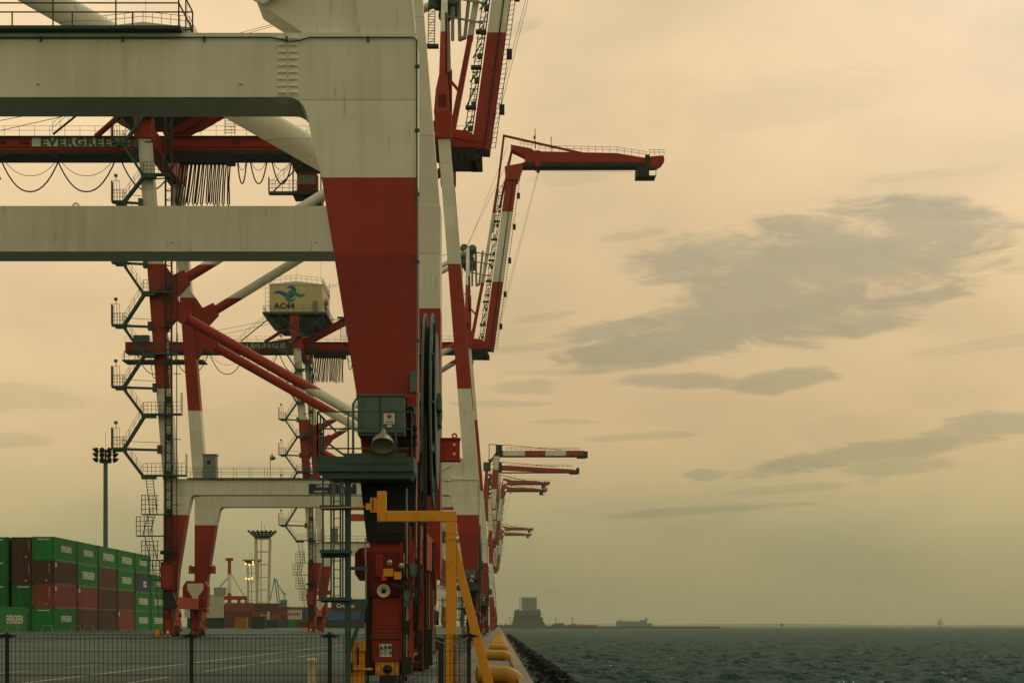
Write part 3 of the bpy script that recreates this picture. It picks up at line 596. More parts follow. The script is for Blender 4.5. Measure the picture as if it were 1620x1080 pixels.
    # trolley and operator cabin
    b = MB(); b.box(-23.2,-18.0,GY0-.8,GY1+.8,51.6,52.6,0); b.box(-22.6,-20.4,GY0-.6,GY0+1.8,48.6,50.6,1); b.box(-22.5,-20.5,GY0-.62,GY0-.6,49.3,50.3,2); b.box(-23.1,-19.8,GY0-1.,GY1-.8,48.1,48.5,0); b.box(-22.,-19.9,GY0-.2,GY1-1,46.9,48.1,0)
    for x in (-23., -19.9): b.beam((x,GY0-.9,48.2),(x,GY0-.9,52.4),.14)
    cb = build(b, 'trolley_cabin', ['dark','darkred','glass'])
    b = MB(); b.box(-25.7,-22.6,GY0-1.4,GY0-.3,48.1,48.35); b.rail([(-25.7,GY0-1.4,48.35),(-22.6,GY0-1.4,48.35)], 1.2, .8, .035, (1,.66,.33)); b.rail([(-25.7,GY0-.3,48.35),(-25.7,GY0-1.4,48.35)], 1.6, .4, .035, (1,.66,.33))
    b.beam((-25.3,GY0-.9,48.3),(-21.,GY0-.9,52.6),.3,.1); b.rail([(-25.3,GY0-1.3,48.5),(-21.3,GY0-1.3,52.4)], 1.1, .9, .03); build(b, 'cabin_stair', 'green', cb)
    # ---- hinge block, masts, stays, boom
    b = MB(); b.prism([(-7.2,53.1),(-2.3,53.1),(-2.2,54.2),(-3.4,55.2),(-5.2,55.4),(-7.2,55.4)], GY0-.8, GY1+.8, 0); b.box(-6.8,-2.5,GY0-1.1,GY1+1.1,51.9,53.1,1); b.box(-2.6,-2.1,GY0-1,GY0-.4,51.2,52.6,1); b.box(-3.2,-1.9,GY0-1.3,GY1+1.3,51.9,52.2,1)
    for k in range(6): b.box(-6.6+k*.7,-6.35+k*.7,GY0-1.35,GY0-1.1,52.0+.2*(k%2),53.0,1); b.lathe((-6.4+k*.72,GY0-1.2,51.8),(0,1,0),[(-.1,.001),(-.1,.16),(.1,.16),(.1,.001)],1,10)
    b.beam((-7.1,GY0-.9,54.9),(-2.6,GY0-.9,54.0),.12); b.beam((-7.1,GY0-.95,53.3),(-2.4,GY0-.95,53.3),.16,m=1)
    build(b, 'boom_hinge', ['red','dark'])
    mtop = 72.6
    for (y0, y1) in FR:
        yc = (y0+y1)/2; x = -6.05
        b = MB(); b.hull([(x-1.0,yc-.7,55.25),(x+.65,yc-.7,55.25),(x+.65,yc+.7,55.25),(x-1.0,yc+.7,55.25)], [(x-.8,yc-.6,57.7),(x+.6,yc-.6,57.7),(x+.6,yc+.6,57.7),(x-.8,yc+.6,57.7)])
        b.hull([(x-.8,yc-.6,57.7),(x+.6,yc-.6,57.7),(x+.6,yc+.6,57.7),(x-.8,yc+.6,57.7)], [(x-.44,yc-.42,59.4),(x+.44,yc-.42,59.4),(x+.44,yc+.42,59.4),(x-.44,yc+.42,59.4)])
        b.box(x-.5,x+.35,yc-.68,yc-.62,55.8,57.2,1); b.hull([(x-.44,yc-.42,59.4),(x+.44,yc-.42,59.4),(x+.44,yc+.42,59.4),(x-.44,yc+.42,59.4)], [(x-.3,11.4+(yc-12.5)*.3-.4,mtop),(x+.3,11.4+(yc-12.5)*.3-.4,mtop),(x+.3,11.4+(yc-12.5)*.3+.4,mtop),(x-.3,11.4+(yc-12.5)*.3+.4,mtop)])
        b.box(x+.2,x+.45,yc-.5,yc-.44,59.4,66,1)
        build(b, 'mast', ['mastband','darkred'])
        b = MB(); b.tube((x, 11.4+(yc-12.5)*.3, mtop-.6), (-37.5, GY0+.4 if y0 < 5 else GY1-.4, 54.9), .48, 0, 16); build(b, 'back_stay', 'mastband')
        b = MB(); b.tube((-37.8, yc, 57.8), (-45.2, GY0+.5 if y0 < 5 else GY1-.5, 54.9), .33, 0, 12); build(b, 'girder_strut', 'red')
        b = MB(); b.box(-39.6,-37.8,yc-.8,yc+.8,55.25,58.8); build(b, 'house_column', 'red')
    b = MB()            # sheave head at mast top
    rn = random.Random(4)
    for k in range(16):
        a = Vector((-6.1+rn.uniform(-1.2,1.1), 7.8+k*.5, mtop-1.0+rn.uniform(-2.0,1.9))); b.lathe(a, (0,1,0), [(-.12,.001),(-.12,.8),(0,.62),(.12,.8),(.12,.001)], 0, 16)
    b.box(-7.1,-5.1,7.5,16,mtop-1.8,mtop-1.5); b.box(-6.8,-5.3,8,15.5,mtop-.4,mtop-.1); b.rail([(-7.3,7.4,mtop-1.5),(-4.9,7.4,mtop-1.5),(-4.9,16,mtop-1.5)], 1.1, .5, .04); b.box(-7.9,-6.9,8,9.2,mtop-3.6,mtop-1.6); b.box(-5.7,-4.9,8,9.2,mtop-3.4,mtop-1.8)
    build(b, 'sheave_head', 'lgreen')
    # stair and ladders beside the mast
    b = MB(); 
    for x in (-7.75,-7.05): b.beam((x+.35*0,2.5,63.0),(x+.15,2.5,71.5),.09)
    for k in range(28): b.beam((-7.75+.01*k*.5,2.5,63.1+k*.3),(-7.0+.01*k*.5,2.5,63.1+k*.3),.06)
    for k in range(8): b.beam((-7.7,2.4,63.1+k),(-7.05,2.4,63.7+k),.05)
    b.box(-7.95,-6.6,2.,3.2,62.8,63.05); b.box(-7.95,-6.4,2.,3.2,69.8,70.0); build(b, 'mast_ladder', 'green')
    # boom, luffed up
    Lf = lambda z: -2.9+.135*(z-55)
    b = MB(); za, zb = 53.4, 87.5
    b.hull([(Lf(za),GY0,za),(Lf(za)+2.05,GY0,za-.1),(Lf(za)+2.05,GY1,za-.1),(Lf(za),GY1,za)], [(Lf(zb),GY0,zb),(Lf(zb)+2.05,GY0,zb),(Lf(zb)+2.05,GY1,zb),(Lf(zb),GY1,zb)])
    b.hull([(Lf(za)+1.45,GY0-.12,za),(Lf(za)+1.52,GY0-.12,za),(Lf(za)+1.52,GY0,za),(Lf(za)+1.45,GY0,za)], [(Lf(zb)+1.45,GY0-.12,zb),(Lf(zb)+1.52,GY0-.12,zb),(Lf(zb)+1.52,GY0,zb),(Lf(zb)+1.45,GY0,zb)])
    b.prism([(Lf(za)+1.3,GY0*0+za),(Lf(za)+1.42,za),(Lf(zb)+1.42,zb),(Lf(zb)+1.3,zb)], GY0-.2, GY0-.003, 1)
    b.hull([(Lf(86),GY0-.3,86),(Lf(86)+2.3,GY0-.3,86),(Lf(86)+2.3,GY1+.3,86),(Lf(86),GY1+.3,86)], [(Lf(88)-.5,GY0-.3,88.6),(Lf(88)+3.2,GY0-.3,89.3),(Lf(88)+3.2,GY1+.3,89.3),(Lf(88)-.5,GY1+.3,88.6)])
    bo = build(b, 'boom', ['boomband','dark'])
    b = MB()
    def ladder(xo, w, z0, z1, y, r=.05, step=.55, br=True):
        b.beam((Lf(z0)+xo,y,z0),(Lf(z1)+xo,y,z1),r*1.6); b.beam((Lf(z0)+xo+w,y,z0),(Lf(z1)+xo+w,y,z1),r*1.6)
        z = z0
        while z < z1: b.beam((Lf(z)+xo,y,z),(Lf(z)+xo+w,y,z+.1),r); z += step
    ladder(2.1, .55, 53.5, 87, GY0+.2); 
    for z in (57.8, 64, 70.5, 77, 83): b.box(Lf(z)+2.5,Lf(z)+3.1,GY0-.3,GY0+.6,z-.5,z+.5)
    build(b, 'boom_walkway', 'dark', bo)
    b = MB(); ladder(-1.0, .75, 55.2, 84, GY0+.6, .06, .62)
    for z in (58, 62.5, 66.5, 70.5, 74.5, 78): b.box(Lf(z)-1.3,Lf(z)-.1,GY0,GY0+1.2,z,z+.25)
    ladder(-.55, .3, 55.2, 86, GY0+1.6, .05, 1.1)
    for k in range(16): z = 55.6+k*1.9; b.beam((Lf(z)-1.05,GY0+.5,z),(Lf(z)-.1,GY0+.5,z+1.6),.07); b.beam((Lf(z)-1.05,GY0+.5,z+.8),(Lf(z),GY0+.5,z+.8),.09)
    rn = random.Random(8)
    for k in range(10):
        z = 55.5+k*2.7; b.beam((Lf(z)-1.2,GY0+.3,z),(Lf(z)-.3,GY0+.3,z+rn.uniform(1,2)),.14); b.box(Lf(z)-.7,Lf(z)-.2,GY0+.1,GY0+.8,z,z+.5)
    build(b, 'boom_ladder', 'green', bo)
    # folded fore stay lying along the boom
    b = MB(); fs = lambda z: -5.0+(z-57.2)*.19 if z < 66 else -3.33+(z-66)*.16
    for (z0, z1) in ((55.4, 66), (66, 84.5)):
        b.hull([(fs(z0)-.33,GY0+1,z0),(fs(z0)+.33,GY0+1,z0),(fs(z0)+.33,GY0+2.4,z0),(fs(z0)-.33,GY0+2.4,z0)], [(fs(z1)-.28,GY0+1,z1),(fs(z1)+.28,GY0+1,z1),(fs(z1)+.28,GY0+2.4,z1),(fs(z1)-.28,GY0+2.4,z1)])
    b.beam((-5.6,GY0+1.5,61.5),(-4.3,GY0+1.5,59.9),.3); build(b, 'fore_stay', ['boomband'])
    b = MB(); 
    for (xa, xb, z1) in ((-5.25,-5.25,65.7),(-4.45,-4.55,65.7),(-3.9,-3.2,65.9)):
        b.tube((xa,GY0+.8,z1),(xb+.0*xa,GY0+.8,72.5),.2,0,8)
    b.tube((-4.55,GY0+.8,65.8),(-3.8,GY0+.8,66.1),.26,0,8)
    for z in (68, 70.2, 72): b.beam((-6,GY0+.6,z+.4),(fs(z)+1.2,GY0+.6,z-.4),.2)
    build(b, 'link_bars', 'pipe')
    # boom tip, folded level
    b = MB(); ty0, ty1 = GY0+.2, GY1-.2
    b.prism([(5.0,89.2),(7.9,89.1),(25.4,89.0),(28.0,88.7),(28.8,88.9),(28.4,90.3),(22.7,91.25),(7.,91.6),(6.,92.2),(2.2,92.9),(2.4,92.0),(4.9,90.8)][::-1], ty0, ty1, 0)
    b.box(4.5, 28.2, ty0-.2, ty1+.2, 88.7, 89.45, 1); b.box(6.9,7.9,ty0-.3,ty1+.3,88.6,91.7,0); b.box(28.2,29.0,ty0-.3,ty1+.3,88.5,90.9,1)
    b.prism([(29.0,88.6),(30.6,88.7),(31.9,89.9),(31.7,90.8),(29.0,90.6)], ty0, ty1, 0); b.box(7.2,7.8,ty0,ty0+.5,87.5,88.7,1)
    tp = build(b, 'boom_tip', ['red','dark'])
    b = MB(); b.rail([(7.5,ty0,91.6),(22.7,ty0,91.3),(28.4,ty0,90.4)], 1.1, 1.4, .045); b.rail([(29,ty0,90.8),(31.8,ty0,90.8)], 1.1, .9, .05); b.rail([(4,ty0,92.6),(7,ty0,92.2)],.9,.8,.04); b.beam((6.9,ty0,92),(6.9,ty0,96),.14); b.box(6.6,7,ty0,ty0+.2,94,94.6); b.beam((10,ty0,91.5),(10,ty0,94.4),.14)
    build(b, 'tip_railing', 'dark', tp)
    b = MB(); b.box(26.4,28.9,ty0-.5,ty1+.5,86.7,88.5,0); b.box(28.9,30.2,ty0-.5,ty1+.5,86.7,86.85,1); b.beam((30.2,ty0-.4,86.7),(30.2,ty0-.4,88.2),.12,m=1); b.beam((28.9,ty0-.4,88.2),(31.,ty0-.4,88.4),.2,m=1); b.beam((31.,ty0-.4,88.4),(31.7,ty0-.4,89.6),.2,m=1)
    build(b, 'tip_platform', ['dark','green'], tp)
    b = MB()            # hoist frame of the folding tip
    b.beam((fs(77.5)+.1,11.4,76.2),(.9,11.4,95.2),.42,.4); b.beam((.8,11.4,95.0),(16.8,11.4,91.4),.42,.4); b.beam((Lf(81)-.55,11.4,81),(2.5,11.4,92.4),.5,.4); b.beam((1.5,11.4,88.4),(2.5,11.4,92.6),.4,.4)
    build(b, 'tip_frame', 'red')
    b = MB()
    for dx_ in (0, .35): b.tube((7.4+dx_*.6,11.4,87.8),(-1.2+dx_,11.4,54.5),.025,0,4,cap=False)
    for dx_, z in ((0,93),(.5,90)): b.tube((-6.4,11.4,mtop+.3+dx_),(fs(77)+3.2,11.4,z),.03,0,4,cap=False)
    b.tube((7.5,11.4,88.2),(26,11.4,88.0),.03,0,4,cap=False)
    for dx_ in (0,.8): b.tube((-6.0,11.4,mtop-.2-dx_*.6),(-.6,11.4,mtop-.6-dx_*.6),.03,0,4,cap=False)
    for dx_ in (0, 1.2): b.tube((-33.5-dx_,11.4,65.4),(-6.6,11.4,mtop+.4),.03,0,4,cap=False); b.tube((-33.5-dx_,11.4,61),(-58,11.4,55.5+dx_),.04,0,4,cap=False)
    build(b, 'hoist_ropes', 'grey')
    # ---- machinery house
    hx0, hx1, hy0, hy1 = -43.4, -33.45, 1., 18.
    b = MB(); b.box(hx0,hx1,hy0,hy1,59.2,64.5,0); mid = (hx0+hx1)/2
    b.prism([(hx0-.15,64.5),(hx1+.15,64.5),(mid,65.1)], hy0-.1, hy1+.1, 1)
    for k in range(5): b.box(hx0+.03, hx0+.1, hy0, hy1, 59.2, 59.3, 1)
    for x in (-35.3,): b.box(x, x+1., hy0-.05, hy0, 59.3, 61.4, 2)
    b.box(hx1, hx1+.3, hy0+5, hy0+7, 60.5, 62, 2); b.lathe((hx1+.25, hy0+3, 61.6), (1,0,0), [(0,.7),(.5,.7),(.6,.4),(.6,.001)], 2, 14)
    hs = build(b, 'machinery_house', ['house','cream','grey'])
    b = MB(); b.box(hx0-1.2,hx1+.9,hy0-1.1,hy1+1.,58.75,59.18); b.rail([(hx0-1.1,hy1,59.2),(hx0-1.1,hy0-1.,59.2),(hx1+.8,hy0-1.,59.2),(hx1+.8,hy1,59.2)], 1.2, 1.5, .035)
    b.hull([(-42.2,2.,56.9),(-34.5,2.,56.9),(-34.5,16.5,56.9),(-42.2,16.5,56.9)], [(hx0-.9,hy0,58.3),(hx1+.6,hy0,58.3),(hx1+.6,hy1,58.3),(hx0-.9,hy1,58.3)])
    b.beam((hx0-1.,hy0-.9,58.9),(-41,hy0-.9,56),.18); b.beam((hx1+.7,hy0-.9,58.9),(-35.8,hy0-.9,56),.18); b.beam((-42,hy0-.9,58.9),(-37,hy0-.9,55),.14); b.beam((-36.6,hy0-.9,58.9),(-41.5,hy0-.9,54.6),.14)
    build(b, 'house_platform', 'green', hs)
    b = MB(); b.rail([(hx0,hy0,64.55),(mid,hy0,65.1),(hx1,hy0,64.55),(hx1,hy1,64.55)], 1.15, 1.1, .035); b.rail([(hx0,hy0,64.55),(hx0,hy1,64.55)], 1.15, 2, .035); b.rail([(hx0-.8,hy0,59.3),(hx0-.1,hy0,59.3)], 5.6, .7, .04, (.2,.35,.5,.65,.8,1.)); 
    for x in (-38.3,-33.8): b.beam((x,hy0+1,65),(x,hy0+1,74),.035)
    b.beam((hx1+.2,hy1-3,64),(hx1+.2,hy1-3,67),.08); build(b, 'roof_railing', 'green', hs)
    b = MB()            # stair from girder to house
    b.beam((-49.8,GY0-.8,54.8),(-44.6,GY0-.8,59.),.35,.15); b.rail([(-49.8,GY0-1.1,54.9),(-44.6,GY0-1.1,59.1)],1.1,1.2,.03); b.beam((-33.,GY0-1,58.9),(-28.6,GY0-1,59.0),.1); 
    for x in (-30.6,-29.5): b.beam((x,GY0-.8,54.8),(x,GY0-.8,59.4),.08)
    for k in range(14): b.beam((-30.6,GY0-.8,55+k*.32),(-29.5,GY0-.8,55+k*.32),.05)
    b.box(-31.2,-28.6,GY0-1.2,GY0-.2,59.2,59.5); build(b, 'house_stair', 'green', hs)
    # ---- stair tower at the landside leg
    b = MB(); lv_in = [16.2, 22.75, 29.2, 35.8, 42.3, 48.4, 54.9]; lv_out = [19.1, 25.7, 32.3, 39.0, 45.5, 51.8]
    st = MB()
    def rails(b, p, q, yy, h=1.1, stp=1.): b.rail([(p[0],yy,p[1]),(q[0],yy,q[1])], h, stp, .028)
    for z in lv_in:
        xr = max(legx(z,1)+1.9, -36.6) if z < 50 else -36.2
        b.box(-38.3, xr, -1.0, .1, z-.16, z); b.rail([(-38.1,-.98,z),(xr,-.98,z)],1.2,.45,.032,(1,.66,.33)); b.box(-38.3,-36.8,-.95,.05,z-.45,z-.16); b.rail([(xr,-.98,z),(xr,.1,z)],2.2,.5,.03,(1,.7,.4,.2))
    for z in lv_out:
        b.box(-41.5,-39.8,-1.0,.1,z-.2,z); b.box(-41.1,-40.,-.9,.0,z-.42,z-.2); b.rail([(-41.5,.1,z),(-41.5,-.98,z),(-39.9,-.98,z)],1.15,.32,.03,(1,.66,.33)); b.rail([(-41.5,.1,z),(-41.5,-.98,z),(-40.6,-.98,z)],2.1,.3,.03,(1,.5))
        b.beam((-39.8,-.4,z-.15),(legx(z,1)-.6,-.4,z-.25),.2,.26); b.beam((-39.8,-.4,z+.7),(legx(z,1)-.7,-.4,z+.55),.05); b.box(legx(z,1)-1.,legx(z,1)-.6,-.6,.2,z-.6,z+.3); b.beam((-41.,-.9,z+2.1),(-41.,-.9,z+2.7),.07); b.box(-41.2,-40.85,-1,-.8,z+2.5,z+2.8)
    for i in range(len(lv_out)):
        zi, zo2, zn = lv_in[i], lv_out[i], lv_in[i+1]
        for yy in (-.9, -.1):
            b.beam((-38.2,yy,zi-.1),(-40.,yy,zo2-.1) if False else (-40.4,yy,zo2-.1),.06,.26); b.beam((-40.2,yy,zo2-.1),(-37.9,yy,zn-.1),.06,.26)
        for k in range(11):
            f = k/10; b.box(-38.2-2.2*f-.12,-38.2-2.2*f+.12,-.9,-.1,zi+(zo2-zi)*f-.03,zi+(zo2-zi)*f+.01); b.box(-40.2+2.3*f-.12,-40.2+2.3*f+.12,-.9,-.1,zo2+(zn-zo2)*f-.03,zo2+(zn-zo2)*f+.01)
        rails(b, (-38.3,zi),(-40.3,zo2),-.95); rails(b, (-40.1,zo2),(-38.,zn),-.95)
    build(b, 'staircase', 'green')
    cages = [(-38.25,-36.6,12.0),(-38.8,-37.1,9.7),(-38.25,-36.55,7.1),(-37.5,-35.9,5.0)]
    for (xa, xb, z) in cages:
        b = MB(); b.box(xa,xb,-1.1,.1,z-.1,z)
        for k in range(5):
            x = xa+(xb-xa)*k/4; b.beam((x,-1.1,z),(x,-1.1,z+2.),.07)
        for h in (.5,1.,1.5,2.): b.beam((xa,-1.1,z+h),(xb,-1.1,z+h),.055); b.beam((xa,-1.1,z+h),(xa,.1,z+h),.05); b.beam((xb,-1.1,z+h),(xb,.1,z+h),.05)
        b.beam((xb,-.5,z-.05),(-35.9,-.5,z-.05),.14)
        build(b, 'ladder_cage', 'green')
    b = MB()
    for (p, q) in (((-37.9,16.2),(-37.4,12.)),((-37.6,12.),(-38.2,9.7)),((-38.,9.7),(-37.4,7.1)),((-37.2,7.1),(-36.9,5.)),((-36.8,5.),(-36.5,1.)) ):
        for w in (0,.75): b.beam((p[0]+w,-.6,p[1]),(q[0]+w,-.6,q[1]),.08)
        n = int((p[1]-q[1])/.3)
        for k in range(n): f = k/n; b.beam((p[0]+(q[0]-p[0])*f,-.6,p[1]+(q[1]-p[1])*f),(p[0]+(q[0]-p[0])*f+.75,-.6,p[1]+(q[1]-p[1])*f),.045)
    build(b, 'ladder', 'green')
    # lift mast
    b = MB()
    for x in (-35.75,-35.1): 
        for y in (-.9,-.3): b.beam((x,y,1.5),(x,y,58.),.10)
    for k in range(58):
        z = 1.5+k; b.beam((-35.75,-.9,z),(-35.1,-.9,z),.10); b.beam((-35.75,-.9,z),(-35.1,-.3,z+.5),.05)
    for z in range(4, 56, 4): b.box(-35.7,-35.1,-.95,-.3,z,z+.5); b.beam((-35.4,-.3,z),(legx(z,1) if z > 16 else -35.2,.3,z),.12)
    b.tube((-34.55,-.6,2),(-34.55,-.6,50),.05,0,6); 
    for z in (6,13,20,27,34,41): b.beam((-34.9,-.6,z),(-34.1,-.6,z),.07)
    build(b, 'lift_mast', 'dark')
    b = MB(); b.box(-36.1,-34.75,-1.6,-.95,3.9,6.7,0); b.box(-35.95,-34.9,-1.63,-1.6,4.1,6.5,1); b.box(-36.15,-34.7,-1.65,-.9,6.7,6.85,0); build(b, 'lift_car', ['darkred','orange'])
    b = MB(); b.prism([(-35.9,1.9),(-34.9,1.9),(-34.4,2.2),(-34.9,3.6),(-36.0,3.6)],-1.2,-.1); build(b, 'cable_box', 'dark'); b = MB(); b.box(-36.3,-34.4,-.8,-.2,7.7,8.1); build(b, 'leg_bracket', 'dark')
    b = MB(); b.box(-36.65,-36.25,-1.6,-.4,-1.1,-.3); build(b, 'yellow_buffer_box', 'yellow')
    # ---- waterside gear: reel, cabinet, platform, ladder tower
    b = MB(); cy, cz = 11.5, 6.9; NR = 64
    def ring(xa, xb, r0, r1, m=0):
        v = []; 
        for k in range(NR):
            a = 2*math.pi*k/NR
            for (x, r) in ((xa,r0),(xb,r0),(xb,r1),(xa,r1)): v.append((x, cy+r*math.cos(a), cz+r*math.sin(a)))
        b.add(v, [(4*k+i, 4*k+(i+1) % 4, 4*((k+1) % NR)+(i+1) % 4, 4*((k+1) % NR)+i) for k in range(NR) for i in range(4)], m)
    ring(-2.40,-2.33,.6,3.12); ring(-2.16,-2.09,.6,3.12); ring(-2.33,-2.16,.7,2.7,1); ring(-2.02,-1.98,.5,2.5)
    for k in range(12):
        a = 2*math.pi*k/12
        for x in (-2.43,-2.06): b.beam((x,cy,cz),(x,cy+3.05*math.cos(a),cz+3.05*math.sin(a)),.06,.08,0,(1,0,0))
    b.lathe((-2.6,cy,cz),(1,0,0),[(0,.001),(0,.6),(.68,.6),(.68,.3),(.76,.3),(.76,.001)],0,20)
    b.box(-2.0,-1.86,cy-.8,cy+.6,cz-.5,cz+.5); b.box(-1.95,-1.82,cy-1.5,cy-.8,cz-.1,cz+.3)
    rl = build(b, 'cable_reel', ['lgreen','black'])
    b = MB(); b.path([(-2.28,cy-3.0,cz-.3),(-2.28,cy-3.05,3.),(-2.28,cy-3.,-1.0)],.06,0,6); b.box(-2.5,-2.05,cy-3.4,cy-2.6,-1.2,-.1); b.beam((-2.28,cy+1.,cz),(-2.7,cy+1.,3.),.3); b.beam((-2.28,cy-1.,cz-.5),(-2.7,cy-1.,3.),.3); build(b, 'reel_cable', 'black', rl)
    b = MB(); b.box(-2.75,-2.35,cy-7.5,cy-7.0,-.15,1.6); build(b, 'cable_guide', 'black'); b = MB(); b.path([(-2.08,-1.2,4.3),(-2.1,-1.2,2.2),(-2.12,-1.2,.5),(-2.2,-.8,-.6)],.045,0,6); build(b, 'downpipe', 'black')
    b = MB(); b.box(-3.70,-2.48,-1.15,-.05,4.98,6.0,0); b.box(-3.74,-2.44,-1.2,0,6.0,6.04,0); b.box(-3.13,-3.10,-1.17,-1.15,5.0,6.0,1); b.box(-3.66,-3.6,-1.2,-1.15,5.2,5.9,0); b.box(-3.7,-2.48,-1.17,-1.15,5.02,5.06,1)
    b.path([(-3.78,-1.1,4.2),(-3.82,-1.1,4.4),(-3.82,-1.1,5.8),(-3.72,-1.1,5.95),(-3.6,-1.1,5.97)],.035,0,8)
    cbn = build(b, 'electrical_cabinet', ['lgreen','dark'], bevel=.012)
    b = MB(); b.box(-3.02,-2.72,-1.18,-1.155,5.27,5.55); b.box(-2.93,-2.80,-1.18,-1.155,5.19,5.25); hp = build(b, 'hazard_plate', 'signw', cbn)
    b = MB(); b.prism([(-2.87,5.40),(-2.80,5.47),(-2.87,5.54),(-2.94,5.47)],-1.19,-1.18); build(b, 'hazard_diamond', 'diam', cbn)
    txt('lettering', '危 険 物', .055, 'letb', (-2.87,-1.183,5.32), FACE_CAM, cbn, depth=.002)
    b = MB(); b.box(-4.72,-2.2,-2.0,-.05,3.98,4.36); b.prism([(-4.72,3.98),(-4.4,3.8),(-2.3,3.8),(-2.2,3.98)],-1.9,-.1); b.box(-4.0,-2.4,-2.02,-2.0,4.16,4.44)
    b.rail([(-4.68,-.1,4.36),(-4.68,-1.95,4.36),(-2.3,-1.95,4.36)],1.15,.8,.028,(1,.62,.18)); b.rail([(-2.3,-1.95,4.36),(-2.3,-.1,4.36)],1.15,.9,.028,(1,.62))
    b.beam((-2.66,-1.97,4.0),(-2.66,-1.97,5.5),.06); b.beam((-4.68,-1.95,4.9),(-4.0,-1.95,4.4),.05); b.beam((-4.68,-1.95,5.5),(-4.2,-1.95,5.0),.05)
    pf = build(b, 'access_platform', 'green')
    b = MB(); b.lathe((-2.98,-2.25,4.72),(.0,-.6,-.75),[(-.42,.001),(-.42,.05),(-.24,.09),(-.16,.16),(.0,.27),(.14,.30),(.17,.31),(.15,.27),(.0,.2),(-.05,.001)],0,24); b.beam((-2.98,-2.2,4.95),(-2.98,-1.95,4.45),.05,m=1); build(b, 'floodlight', ['lamp_shell','green'])
    b = MB(); b.box(-2.36,-2.18,-.35,-.05,6.2,6.75,0); b.box(-2.44,-2.24,-.5,-.1,5.62,5.85,0); b.lathe((-2.34,-.5,5.73),(0,-1,0),[(0,.09),(.05,.09),(.05,.05),(.02,.001)],1,12); b.box(-2.5,-2.2,-.4,-.05,5.86,6.15,2); b.beam((-2.3,-.2,6.2),(-2.3,-.2,5.0),.06); 
    for z in (5.2,5.0,4.8): b.box(-2.55,-2.2,-.35,-.05,z,z+.1,1)
    build(b, 'junction_boxes', ['lgreen','black','orange'])
    b = MB()            # caged ladder tower under the platform
    b.beam((-3.92,-1.6,-1.6),(-3.92,-1.6,4.2),.15)
    for x in (-4.55,-4.34,-4.27,-4.10,-4.04): b.beam((x,-1.8,.68),(x,-1.8,3.85),.042)
    for z in (3.02,1.88,.66): b.box(-4.62,-3.85,-2.,-1.2,z,z+.09)
    b.beam((-4.62,-1.6,1.82),(-3.85,-1.6,1.82),.1); b.beam((-4.62,-1.6,.66),(-3.4,-1.6,.66),.09); b.beam((-3.92,-1.6,1.5),(-3.4,-1.6,1.5),.09); b.beam((-3.92,-1.6,-.75),(-3.45,-1.6,.62),.1); b.beam((-4.3,-1.6,1.72),(-4.0,-1.6,1.72),.015)
    for k in range(14): b.beam((-4.27,-1.78,.8+k*.22),(-4.1,-1.78,.8+k*.22),.02)
    build(b, 'ladder_tower', 'green')
    b = MB(); b.box(-3.92,-3.52,-1.2,-.6,-1.6,-1.05,0); b.box(-3.86,-3.52,-1.15,-.65,-1.05,-.42,0); b.box(-3.72,-3.5,-1.2,-.6,-.66,-.4,0); b.box(-4.0,-3.8,-1.2,-.8,-.9,-.6,0); b.tube((-4.05,-1.25,-1.12),(-3.3,-1.25,-1.12),.04,0,8); b.box(-3.95,-3.82,-1.3,-1.15,-1.2,-.95,1); b.box(-3.72,-3.66,-1.21,-1.2,-1.0,-.55,1); build(b, 'rail_clamp', ['yellow','dark'])
    b = MB(); b.box(-3.02,-2.76,-1.35,-1.1,1.30,1.50,0); b.box(-2.74,-2.55,-1.35,-1.1,1.22,1.42,0); b.beam((-2.8,-1.3,1.6),(-2.66,-1.3,1.05),.02,m=1); b.lathe((-2.85,-1.35,1.66),(-.2,-.8,-.6),[(-.1,.02),(0,.07),(.05,.075),(.04,.001)],2,10); b.lathe((-2.55,-1.35,1.58),(.4,-.8,-.5),[(-.1,.02),(0,.07),(.05,.075),(.04,.001)],2,10); b.beam((-2.8,-1.32,1.1),(-2.5,-1.32,1.02),.07,m=1)
    build(b, 'work_lamps', ['yellow','dark','lens'])
    b = MB(); b.lathe((-3.02,-1.1,.92),(0,-1,0),[(-.1,.06),(.0,.09),(.12,.17),(.15,.175),(.13,.14),(.02,.05),(.0,.001)],0,20); b.lathe((-3.02,-1.05,.92),(0,-1,0),[(.1,.06),(.12,.05),(.13,.001)],1,10); build(b, 'warning_horn', ['cream2','dark'])
    b = MB(); b.lathe((-3.0,-1.2,1.20),(0,0,1),[(0,.07),(.12,.07),(.16,.04),(.17,.001)],0,12); build(b, 'beacon', 'beacon')
    return C
crane = make_crane()
for ch in list(crane.children):
    if ch.name.startswith('bogie'):
        for g in list(ch.children):
            if g.name == 'notice_plate':
                ORG[0] = crane.location
                lx = -2.92; f = 55.6-1.02
                t1 = text('plate_lettering', '▲注意', .11, 'letb', (lx-.06, f-.006, -.57), FACE_CAM, ch, bold=.004, depth=.002)
                t2 = text('plate_lettering', 'クレーン1号', .066, 'letb', (lx-.06, f-.006, -.71), FACE_CAM, ch, bold=.002, depth=.002)
specs = [(224., 'second quay crane along, red girder with EVERGREEN board behind the nearest crane'), (393., 'third quay crane along, cream AC44 machinery house and raised boom folded level'),
         (1300., 'distant crane, upper of the middle pair of small red boom tips'), (1368., 'distant crane, lower of the middle pair of small red boom tips'),
         (1920., 'far crane, upper of the lowest pair of tiny red boom tips'), (2035., 'farthest crane with the lowest tiny red boom tip')]
cranes = [crane]
for D, lab in specs:
    c = copy_tree(crane); c['label'] = lab; c.location.y = D+12.5; cranes.append(c)
